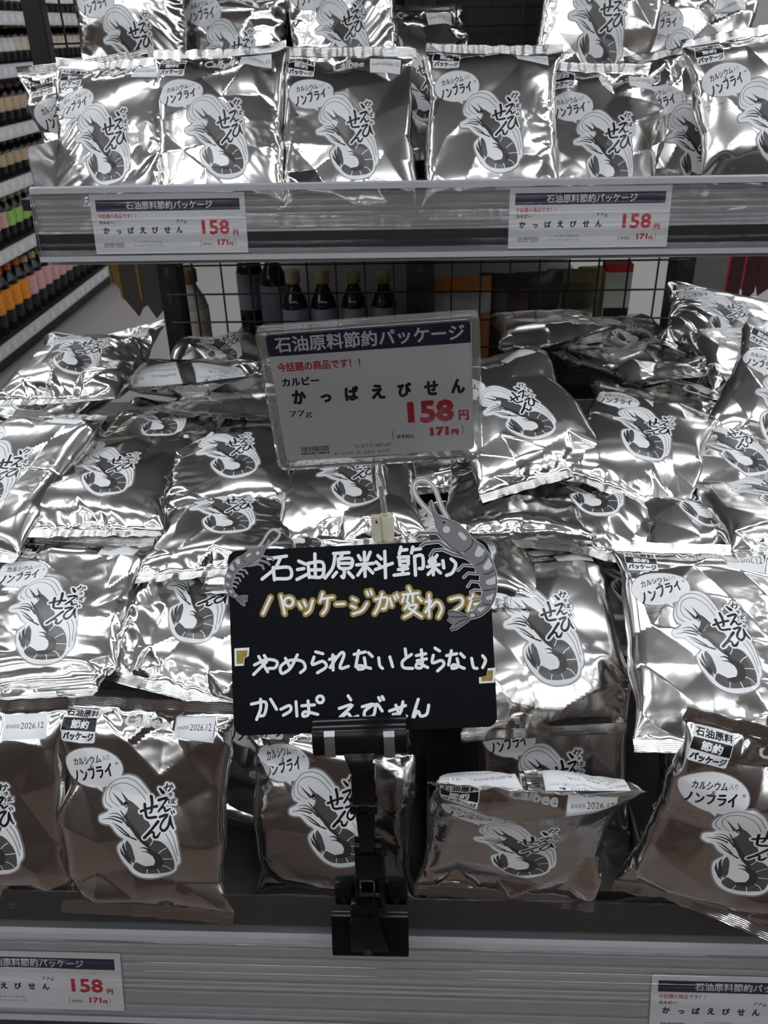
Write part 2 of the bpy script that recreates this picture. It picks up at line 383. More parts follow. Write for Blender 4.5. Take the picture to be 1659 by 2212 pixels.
rail('price_rail', RAIL_L, 18, -.62, .66, .094, 'clear ribbed price rail along the front edge of the lower deck', False)
# clear guards in front of the bags
def guard(x0, x1, y, z0, z1, label, r=.012, lip=True):
    prof = [(x0, z0), (x1, z0), (x1, z1-r), (x1-r*.3, z1-r*.3), (x1-r, z1), (x0+r, z1), (x0+r*.3, z1-r*.3), (x0, z1-r)]
    o = MB().prism(prof, y, y+.0016, 'y').build('shelf_guard', M['clear_guard']); tag(o, label, 'shelf guard'); return o
GZ = CAM_H-.711
guard(-.62, .66, .508, DECK-.02, GZ, 'long clear plastic guard along the front of the lower deck')
guard(.178, .66, .5125, DECK-.01, GZ+.002, 'clear plastic guard piece with rounded corner at the right of the lower deck', .018)
guard(.015, .085, .5145, DECK-.01, GZ+.001, 'narrow clear plastic guard piece just right of the black clip stand', .012)
gu = guard(XL, XR, 1.018, SH_Z-.002, CAM_H-.158, 'clear plastic guard along the front of the upper shelf', .004)
# ------------------------------------------------------------------ the printed front of the snack bag (millimetres, origin at the panel centre)
BW, BH, SEAL = 172.0, 232.0, 12.0
def A8(x, y): return ((x-50)*.111-86.0, 215-(y-40-.05*(x-50))*.111-107.5)
def A3(x, y): return A8(.75*x+159, .81*y+91)
def P3(pts): return np.array([A3(*p) for p in pts])
W3 = .75*.111                       # one traced unit in millimetres
def front_art():
    L = []
    # speech balloon
    bub = np.vstack([circle((-45.0, 39.5), 27.5, 20.0, 28)])
    tail = np.array([(-46, 22), (-37, 22), (-36.5, 16.5)])
    # shrimp: white backing
    back = smooth_line(P3([(735, 790), (640, 805), (560, 850), (500, 930), (465, 1010), (455, 1080), (480, 1140), (525, 1165), (500, 1195), (430, 1225), (415, 1260), (430, 1300), (490, 1318), (545, 1325), (600, 1380), (640, 1420), (705, 1462),
        (690, 1490), (645, 1530), (630, 1580), (650, 1660), (690, 1740), (740, 1810), (800, 1870), (880, 1920), (960, 1945), (1050, 1950), (1140, 1938), (1220, 1905), (1275, 1855), (1295, 1790), (1332, 1745), (1332, 1650), (1318, 1560), (1290, 1430), (1220, 1300), (1130, 1180), (1020, 1050), (950, 950), (870, 850), (800, 805), (735, 790)]), 2)[:-1]
    logo = [([(885, 1180), (970, 1150), (1058, 1132)], [30, 26, 34]), ([(922, 1108), (940, 1200), (965, 1245), (1055, 1240)], [34, 30, 30, 30]), ([(988, 1030), (1003, 1110), (998, 1190), (975, 1195)], [36, 32, 26, 14]),
        ([(1085, 945), (1122, 990)], [26, 44]), ([(1072, 1072), (1165, 1048), (1130, 1110), (1078, 1185)], [34, 32, 22, 24]), ([(1095, 1165), (1135, 1140), (1155, 1182), (1205, 1160)], [20, 24, 30, 18]),
        ([(1098, 1240), (1180, 1218), (1130, 1285), (1110, 1345), (1150, 1378), (1198, 1330), (1210, 1235)], [30, 30, 24, 26, 32, 28, 22]), ([(1210, 1235), (1228, 1310), (1258, 1358)], [22, 30, 18]), ([(1218, 1185), (1232, 1212)], 16), ([(1242, 1178), (1256, 1202)], 16),
        ([(1082, 1285), (1010, 1370), (940, 1445)], [34, 28, 36]), ([(955, 1435), (1015, 1388), (1042, 1400), (1045, 1435), (1082, 1438), (1112, 1392)], [18, 24, 26, 30, 32, 14]),
        ([(1132, 938), (1198, 915), (1204, 945), (1178, 972)], 15), ([(1168, 892), (1150, 962)], 15), ([(1212, 902), (1230, 930)], 15),
        ([(1185, 1010), (1212, 994), (1218, 1012), (1196, 1030)], 13), ([(1184, 1055), (1188, 1108)], 13), ([(1208, 1072), (1258, 1068)], 12), ([(1234, 1050), (1236, 1098), (1214, 1104), (1222, 1088), (1256, 1108)], 12)]
    lg = [(P3(p), np.array(w)*W3 if hasattr(w, '__len__') else w*W3) for p, w in logo]
    ring = circle(A3(1263, 1050), 1.15, 1.15, 10)
    def grow(w, g): return (w+g) if not hasattr(w, '__len__') else np.asarray(w)+g
    lw = [stroke(p, grow(w, 3.4), 3, 3) for p, w in lg]; lb = [stroke(p, grow(w, 5.6), 2, 3) for p, w in lg]
    L.append(('un', [stroke(np.vstack([back, back[:1]]), 3.4, 1, 2), circle((-45.0, 39.5), 28.5, 21.0, 28), np.array([(-49, 22), (-35, 22), (-35, 14.3)])] + lb, 3))
    L.append(('un', [back, bub, tail] + lw, 1))
    # balloon wording
    L += TB('カルシウム', -64, 43, -37, 50.5, .4, 2, .15, 13); L.append(('eo', T('入り', -36.5, 48.0, -29.5, 53.5, .02, .15, 13), 2))
    L.append(('eo', T('&', -48, 38.0, -43.5, 43.5, .03), 2)); L += TB('ノンフライ', -66.5, 27.5, -25.5, 40.5, .9, 2, .15, 17); L.append(('eo', T('※', -24.6, 44, -21.6, 47), 2))
    # head, belly rings, tail fan
    head = P3([(722, 1048), (790, 1085), (850, 1135), (905, 1180), (960, 1260), (1010, 1340), (1042, 1420), (1034, 1470), (1002, 1530), (962, 1552), (900, 1500), (840, 1430), (790, 1350), (745, 1265), (702, 1212), (738, 1150), (690, 1112), (700, 1080)])
    belly = smooth_line(P3([(1046, 1462), (1130, 1490), (1200, 1560), (1250, 1670), (1262, 1780), (1230, 1862), (1090, 1895), (950, 1895), (870, 1872), (800, 1812), (806, 1772), (840, 1735), (940, 1790), (1050, 1800), (1080, 1770), (1058, 1700), (1030, 1640), (972, 1558)]), 2)
    fan = smooth_line(P3([(745, 1478), (722, 1520), (732, 1600), (770, 1700), (806, 1752), (828, 1700), (812, 1620), (790, 1540), (745, 1478)]), 2)[:-1]
    L.append(('un', [head, belly, fan, P3([(545, 968), (702, 1098), (676, 1124)]), P3([(650, 966), (744, 1062), (716, 1078)])], 4))
    inner = smooth_line(P3([(965, 1556), (1090, 1630), (1137, 1690), (1130, 1780), (1060, 1836), (950, 1830), (944, 1788), (1030, 1775), (1050, 1720), (1042, 1690), (1020, 1640)]), 2)
    fan2 = P3([(700, 1500), (684, 1560), (720, 1680), (792, 1772), (772, 1690), (722, 1580)]); fan3 = P3([(658, 1556), (670, 1640), (740, 1740), (795, 1785), (720, 1672)])
    legs = [([(652, 1165), (720, 1240), (800, 1340), (900, 1450), (985, 1545)], [6, 30, 44, 50, 40]), ([(452, 1268), (560, 1258), (680, 1290)], [4, 14, 20]), ([(530, 1240), (600, 1235), (690, 1262), (760, 1330)], [4, 16, 22, 20]),
        ([(565, 1296), (660, 1340), (770, 1420)], [4, 18, 16]), ([(605, 1335), (720, 1410), (850, 1470)], [4, 18, 20]), ([(525, 1210), (620, 1200), (700, 1250)], [4, 12, 14]), ([(885, 1562), (950, 1565), (1010, 1625)], [5, 22, 24]), ([(905, 1605), (970, 1610), (1030, 1650)], [5, 18, 20])]
    L.append(('un', [stroke(P3(p), np.array(w)*W3, 3, 2) for p, w in legs] + [inner, fan2, fan3], 7))
    segs = [[(1036, 1462), (1025, 1500), (1000, 1534)], [(1182, 1560), (1130, 1590), (1098, 1622)], [(1256, 1690), (1190, 1690), (1138, 1690)], [(1232, 1862), (1180, 1800), (1130, 1782)], [(1090, 1894), (1066, 1832)], [(944, 1892), (956, 1832)], [(738, 1130), (730, 1180), (700, 1214)]]
    L.append(('un', [stroke(P3(p), .75, 2, 2) for p in segs], 1))
    feel = [[(560, 1140), (490, 1090), (482, 1020), (510, 930), (570, 860), (660, 826), (760, 836), (850, 890), (940, 1000)], [(640, 1130), (562, 1080), (526, 1010), (550, 930), (620, 886), (700, 880), (800, 920), (880, 1000), (930, 1070)],
        [(1190, 1345), (1260, 1450), (1290, 1560), (1308, 1650)], [(1160, 1390), (1230, 1500), (1270, 1620), (1296, 1725)]]
    L.append(('un', [stroke(P3(p), .62, 2, 2) for p in feel], 4))
    L.append(('un', [circle(A3(718, 1103), 2.2, 2.2, 12)], 2)); L.append(('un', [circle(A3(722, 1114), .8, .7, 8)], 1))
    L.append(('un', lw, 1))
    L.append(('un', [stroke(p, w, 3, 3) for p, w in lg] + [ring], 2)); L.append(('un', [circle(A3(1263, 1050), .5, .5, 8)], 1))
    # corner badge, maker's name, date panel, note
    L.append(('un', [rrect(-74.5, 83.0, -41.5, 93.4, 2.0), rrect(-74.5, 72.0, -42.0, 85, 2), rrect(-73.5, 63.5, -42.5, 76, 2.5)], 1))
    L += TB('石油原料', -73.2, 84.6, -42.8, 92.4, .7, 2)
    L.append(('un', [rrect(-73.8, 73.4, -42.6, 83.4, .8)], 2)); L += TB('節約', -66.5, 74.8, -50, 82.2, .6, 1)
    L += TB('パッケージ', -72.3, 65.0, -43.8, 72.2, .8, 2, .1)
    L += TB('Calbee', -19, 79.5, 20, 92.5, 1.3, 5, .18)
    L.append(('un', [np.array([(27, 70), (66, 70), (66, 92.5), (27, 92.5)])], 1))
    L.append(('eo', T('賞味期限', 29.5, 79.8, 41.5, 83.6, .012), 2)); L.append(('eo', T('2026.12', 42.5, 79.2, 63.5, 85, .012), 2))
    L.append(('eo', T('※煎った後に適量の油を', -73, 11.6, -46.5, 14.0), 4)); L.append(('eo', T('吹き付け、のどごしを', -71, 8.2, -47, 10.6), 4)); L.append(('eo', T('まろやかにしています。', -71, 4.8, -45, 7.2), 4))
    return [(m_, [np.asarray(g)+[0, (BH-215)/2] for g in ps], k) for m_, ps, k in L]
def back_art():
    L = [('un', [np.array([(-76, 52), (-9, 52), (-9, 94), (-76, 94)]), np.array([(9, 20), (78, 20), (78, 94), (9, 94)])], 1)]
    L.append(('eo', T('開封時に切り口で手を切らないようご注意ください。', -74, 84.5, -12, 88), 2)); L.append(('eo', T('開け口', -44, 89.3, -30, 92.8, .02), 2))
    L.append(('un', [np.array([(-26, 91), (-23, 89), (-23, 93)]), np.array([(-23, 90.4), (-20, 90.4), (-20, 91.6), (-23, 91.6)])], 2))
    for i, s in enumerate(('えん粉、植物油、でん粉、', '糖類（国内製造）、', '調味料（アミノ酸等）、', '甘味料（甘草）')): L.append(('eo', T(s, -70, 76-i*4.6, -70+len(s)*3.6, 79.2-i*4.6), 2))
    L.append(('eo', T('製造所固有記号+', 16, 76, 50, 80), 2)); L.append(('eo', T('製造所固有記号 O:栃木県 H:広島県', 14, 66, 66, 69.5), 2))
    L.append(('eo', T('01', 58, 79, 64, 84, .02), 2)); L.append(('eo', T('6G02', 67, 86, 76, 89.6), 2)); L.append(('eo', T('55171', 67, 81, 77, 84.6), 2)); L.append(('eo', T('OKS1', 67, 76, 76, 79.6), 2))
    return [(m_, [np.asarray(g)+[0, (BH-215)/2] for g in ps], k) for m_, ps, k in L]
def panel(art, step):
    y0, y1 = -BH/2+SEAL, BH/2-SEAL
    nx, ny = int(BW/step), int((y1-y0)/step)
    gx = np.linspace(-BW/2, BW/2, nx+1); gy = np.linspace(y0, y1, ny+1)
    out = np.vstack([[(x, y0) for x in gx], [(BW/2, y) for y in gy[1:-1]], [(x, y1) for x in gx[::-1]], [(-BW/2, y) for y in gy[1:-1][::-1]]])
    V, F, S = make_sheet(out, art, (gx[1:-1], gy[1:-1]))
    used = np.unique(F); re = np.full(len(V), -1); re[used] = np.arange(len(used))
    return V[used], re[F], S
FRONT = panel(front_art(), 2.9)
BACK_PLAIN = panel([], 4.5)
BACK_PRINT = panel(back_art(), 3.5)

# ------------------------------------------------------------------ foil pillow shapes: a small cloth solve (inextensible foil tube, welded seals, gas inside)
def upsample(P):
    N, Mm, _ = P.shape
    Q = np.empty((N*2, Mm, 3)); Q[0::2] = P; Q[1::2] = (9*(P+np.roll(P, -1, 0))-np.roll(P, 1, 0)-np.roll(P, -2, 0))/16
    R = np.empty((N*2, 2*Mm-1, 3)); R[:, 0::2] = Q; R[:, 1::2] = (Q[:, 1:]+Q[:, :-1])/2
    return R
def bag_sim(seed, vol=4.6e-4, planes=3, nx=26, levels=(220, 140)):
    bw, bh, seal = BW/1000, BH/1000, SEAL/1000
    rng = np.random.default_rng(seed); ny = int(round(nx*bh/bw)); N = 2*nx
    u = np.concatenate([np.linspace(-bw/2, bw/2, nx+1), np.linspace(bw/2, -bw/2, nx+1)[1:-1]])
    side = np.concatenate([np.zeros(1), np.ones(nx-1), np.zeros(1), -np.ones(nx-1)]); v = np.linspace(-bh/2, bh/2, ny+1)
    P = np.zeros((N, ny+1, 3)); P[..., 0] = u[:, None]; P[..., 1] = v[None, :]
    P[..., 2] = side[:, None]*np.sqrt(np.clip(1-(u/(bw/2))**2, 0, 1))[:, None]*np.clip(1-(np.abs(v)/(bh/2-seal))**4, 0, 1)[None]*.012
    for _ in range(6):
        cx, cy = rng.uniform(-.07, .07), rng.uniform(-.09, .09); s = rng.uniform(.012, .03); a = rng.normal(0, .006)
        P[..., 2] += a*np.exp(-((P[..., 0]-cx)**2+(P[..., 1]-cy)**2)/(2*s*s))*(np.abs(side)[:, None]*rng.choice([0, 1])+rng.choice([0, .6]))
    pl = []
    for k in range(planes):
        n = np.array([rng.normal(0, .3), rng.normal(0, .25), rng.choice([1, -1])]); n /= np.linalg.norm(n); pl.append((n, rng.uniform(.031, .038)))
    V = np.zeros_like(P); n = nx
    def cons(A, B, L, st, squeeze=False):
        d = B-A; l = np.sqrt((d*d).sum(-1, keepdims=True))+1e-12; c = l-L
        if squeeze: c = np.minimum(c, 0)
        return d*(c/l*.5*st)
    for lev, iters in enumerate(levels):
        if lev: P = upsample(P); V = np.zeros_like(P); n *= 2
        N, Mm, _ = P.shape; hx = bw/n; hy = bh/(Mm-1); hd = math.hypot(hx, hy); ks = int(round(seal/hy))
        rows = np.r_[0:ks+1, Mm-1-ks:Mm]; P += rng.normal(0, .0004/(lev+1), P.shape); idx = np.arange(N); pt = (N-idx) % N
        for it in range(iters):
            du = np.roll(P, -1, 0)-np.roll(P, 1, 0); dv = np.zeros_like(P); dv[:, 1:-1] = P[:, 2:]-P[:, :-2]
            nr = np.cross(du, dv)*.25; now = (P*nr).sum()/3
            V = V*.86+nr/(hx*hy)*(np.clip((vol-now)/vol*3, -.6, 1)*26e-5); P = P+V; P0 = P.copy()
            for _ in range(2):
                for off in (0, 1):
                    i = idx[off::2]; j = (i+1) % N; c = cons(P[i], P[j], hx, 1.); P[i] += c; P[j] -= c
                for off in (0, 1):
                    A = P[:, off:Mm-1:2]; B = P[:, off+1:Mm:2]; c = cons(A, B, hy, 1.); A += c; B -= c
                for off in (0, 1):
                    for ov in (0, 1):
                        i = idx[off::2]; j = (i+1) % N; sA = slice(ov, Mm-1, 2); sB = slice(ov+1, Mm, 2)
                        c = cons(P[i][:, sA], P[j][:, sB], hd, .5); P[i, sA] += c; P[j, sB] -= c
                        c = cons(P[j][:, sA], P[i][:, sB], hd, .5); P[j, sA] += c; P[i, sB] -= c
                bs = .16 if lev == 0 else .22
                c = cons(P, np.roll(P, -2, 0), 2*hx, bs, True)*.5; P += c; P -= np.roll(c, 2, 0)
                c = cons(P[:, :-2], P[:, 2:], 2*hy, bs, True)*.5; P[:, :-2] += c; P[:, 2:] -= c
                S = P[:, rows]; P[:, rows] = .5*(S+S[pt])
            for nrm, d in pl:
                h = P @ nrm-d; P -= np.clip(h, 0, None)[..., None]*nrm*.8
            V = (P-P0)*.35+V*.5
    L = (np.roll(P, 1, 0)+np.roll(P, -1, 0))*.25; L[:, 1:-1] += (P[:, 2:]+P[:, :-2])*.25; L[:, 0] = P[:, 0]; L[:, -1] = P[:, -1]
    P = P*.75+L*.25
    P = upsample(P)
    P = P-P.mean((0, 1)); return P
SHAPES = [bag_sim(11+k, vol=v, planes=p) for k, (v, p) in enumerate([(8.2e-4, 2), (7.4e-4, 2), (9.0e-4, 1), (7.8e-4, 2), (7.0e-4, 1), (8.6e-4, 2)])]
def shape(var):
    """48 looks out of six solves: mirrored left-right, top-bottom, front-back"""
    P = SHAPES[var % 6]; k = (var//6) % 8; N = len(P)
    if k & 1: P = P[(N//2-np.arange(N)) % N]*np.array([-1, 1, 1])
    if k & 2: P = P[:, ::-1]*np.array([1, -1, 1])
    if k & 4: P = P[(np.arange(N)+N//2) % N]*np.array([-1, 1, -1])
    return P
def facets(P, seed, amp):
    """sharp crumple creases: a piecewise-flat relief over random triangles, finer beside the seals"""
    N, Mm, _ = P.shape; rng = np.random.default_rng(1000+seed); C = 2*BW; pts = []
    y0, y1 = -BH/2+SEAL, BH/2-SEAL
    for _ in range(400):
        q = np.array([rng.uniform(0, C), rng.uniform(y0+6, y1-6)]); edge = min(q[1]-y0, y1-q[1])
        d = 13+min(edge, 45)*.42
        if all(np.hypot((abs(q[0]-p[0]) if abs(q[0]-p[0]) < C/2 else C-abs(q[0]-p[0])), q[1]-p[1]) > d for p in pts): pts.append(q)
    hts = [rng.normal(0, 1)*(1.55 if min(q[1]-y0, y1-q[1]) < 38 else 1.0) for q in pts]
    for yb in (y0, y1):
        for x in np.arange(0, C, 8.6): pts.append(np.array([x+rng.uniform(-2, 2), yb])); hts.append(0.0)
    pts = np.array(pts); hts = np.array(hts); A = np.vstack([pts+[s, 0] for s in (-C, 0, C)]); H = np.tile(hts, 3)
    k = (A[:, 0] > -70) & (A[:, 0] < C+70); A = A[k]; H = H[k]
    r = delaunay_2d_cdt([Vector((float(a), float(b))) for a, b in A], [], [], 0, 1e-5, True)
    xs = np.arange(N)*C/N; ys = (np.arange(Mm)/(Mm-1)-.5)*BH; out = np.zeros((N, Mm)); V = np.array([tuple(v) for v in r[0]]); Hv = np.array([H[o[0]] for o in r[3]])
    for t in r[2]:
        (ax, ay), (bx, by), (cx, cy) = V[list(t)]; i0 = np.searchsorted(xs, min(ax, bx, cx)); i1 = np.searchsorted(xs, max(ax, bx, cx), 'right'); j0 = np.searchsorted(ys, min(ay, by, cy)); j1 = np.searchsorted(ys, max(ay, by, cy), 'right')
        if i1 <= i0 or j1 <= j0: continue
        X, Y = np.meshgrid(xs[i0:i1], ys[j0:j1], indexing='ij'); D = (by-cy)*(ax-cx)+(cx-bx)*(ay-cy)
        if abs(D) < 1e-9: continue
        a = ((by-cy)*(X-cx)+(cx-bx)*(Y-cy))/D; b = ((cy-ay)*(X-cx)+(ax-cx)*(Y-cy))/D; c = 1-a-b
        m = (a >= -1e-6) & (b >= -1e-6) & (c >= -1e-6); out[i0:i1, j0:j1][m] = (a*Hv[t[0]]+b*Hv[t[1]]+c*Hv[t[2]])[m]
    du = np.roll(P, -1, 0)-np.roll(P, 1, 0); dv = np.zeros_like(P); dv[:, 1:-1] = P[:, 2:]-P[:, :-2]
    n = np.cross(du, dv); n /= np.linalg.norm(n, axis=2, keepdims=True)+1e-12
    return P+n*(out*amp)[..., None]
def cubic(t):
    return np.stack([-.5*t**3+t*t-.5*t, 1.5*t**3-2.5*t*t+1, -1.5*t**3+2*t*t+.5*t, .5*t**3-.5*t*t], -1)
def bag_eval(P, c, r):
    N, Mm, _ = P.shape; ci = np.floor(c).astype(int); ri = np.floor(r).astype(int); wc = cubic(c-ci); wr = cubic(r-ri)
    out = np.zeros((len(c), 3))
    for a in range(4):
        q = np.zeros((len(c), 3)); cc = (ci-1+a) % N
        for b in range(4): q += P[cc, np.clip(ri-1+b, 0, Mm-1)]*wr[:, b:b+1]
        out += q*wc[:, a:a+1]
    return out
def bag_norm(P, c, r, f):
    e = .6; du = f(bag_eval(P, c+e, r))-f(bag_eval(P, c-e, r)); dv = f(bag_eval(P, c, r+e))-f(bag_eval(P, c, np.maximum(r-e, 0)))
    n = np.cross(du, dv); return n/(np.linalg.norm(n, axis=1, keepdims=True)+1e-12)
def make_bag(loc, R, var, label, back='plain', bend=0.0, group='silver snack bags', seed=0):
    P = facets(shape(var), seed, .0023+.0014*((seed*7) % 5)/4); N, Mm, _ = P.shape; h = N//2
    def f(X):
        if not bend: return X
        k = bend; th = X[:, 1]*k; rr = 1/k+X[:, 2]      # curl about the bag's cross axis
        return np.stack([X[:, 0], rr*np.sin(th), rr*np.cos(th)-1/k], 1)
    root = empty('snack_bag', loc, R, label, 'snack bag', group)
    def cr(V, off): return off+(V[:, 0]/BW+.5)*h, (V[:, 1]/BH+.5)*(Mm-1)
    V, F, S = FRONT; c, r = cr(V, 0); slots = ['foil', 'ink_white', 'ink_black', 'ink_border', 'ink_dark', 'ink_light', 'ink_mid', 'ink_mid']
    link('front_panel', np_mesh('front_panel', f(bag_eval(P, c, r)), F, [M[s] for s in slots], S, True, bag_norm(P, c, r, f)), root)
    V, F, S = BACK_PRINT if back == 'print' else BACK_PLAIN; c, r = cr(V, h)
    link('back_panel', np_mesh('back_panel', f(bag_eval(P, c, r)), F, [M[s] for s in slots], S, True, bag_norm(P, c, r, f)), root)
    # crimped seals: welded rows with fine ribs
    ks = SEAL/BH*(Mm-1)
    for nm, r0, r1 in (('bottom_seal', 0.0, ks), ('top_seal', Mm-1-ks, Mm-1.0)):
        nc, nr_ = 48, 21
        C, Rr = np.meshgrid(np.linspace(0, h, nc+1), np.linspace(r0, r1, nr_+1), indexing='ij'); C = C.ravel(); Rr = Rr.ravel()
        X = bag_eval(P, C, Rr); nn = bag_norm(P, C, np.clip(Rr, .4, Mm-1.4), lambda q: q)
        t = (Rr-r0)/(r1-r0); env = np.clip(np.minimum(t, 1-t)*6, 0, 1)
        X = X+nn*(np.sin(t*math.pi*2*7)*.00035*env)[:, None]
        i = np.arange(nc)[:, None]*(nr_+1)+np.arange(nr_)[None]; i = i.ravel()
        Fq = np.stack([i, i+nr_+1, i+nr_+2, i+1], 1)
        link(nm, np_mesh(nm, f(X), Fq, [M['foil_seal']]), root)
    if back == 'print':                  # folded fin seam down the middle of the back
        nc, nr_ = 6, 150
        C, Rr = np.meshgrid(h*1.5+np.linspace(-3.2, 3.2, nc+1), np.linspace(ks*.4, Mm-1-ks*.4, nr_+1), indexing='ij'); C = C.ravel(); Rr = Rr.ravel()
        X = bag_eval(P, C, Rr); nn = bag_norm(P, C, np.clip(Rr, .4, Mm-1.4), lambda q: q)
        X = X+nn*(.0012+.0004*np.sin(Rr*4.2))[:, None]
        i = np.arange(nc)[:, None]*(nr_+1)+np.arange(nr_)[None]; i = i.ravel()
        link('back_fin', np_mesh('back_fin', f(X), np.stack([i, i+nr_+1, i+nr_+2, i+1], 1), [M['foil_seal']]), root)
    return root
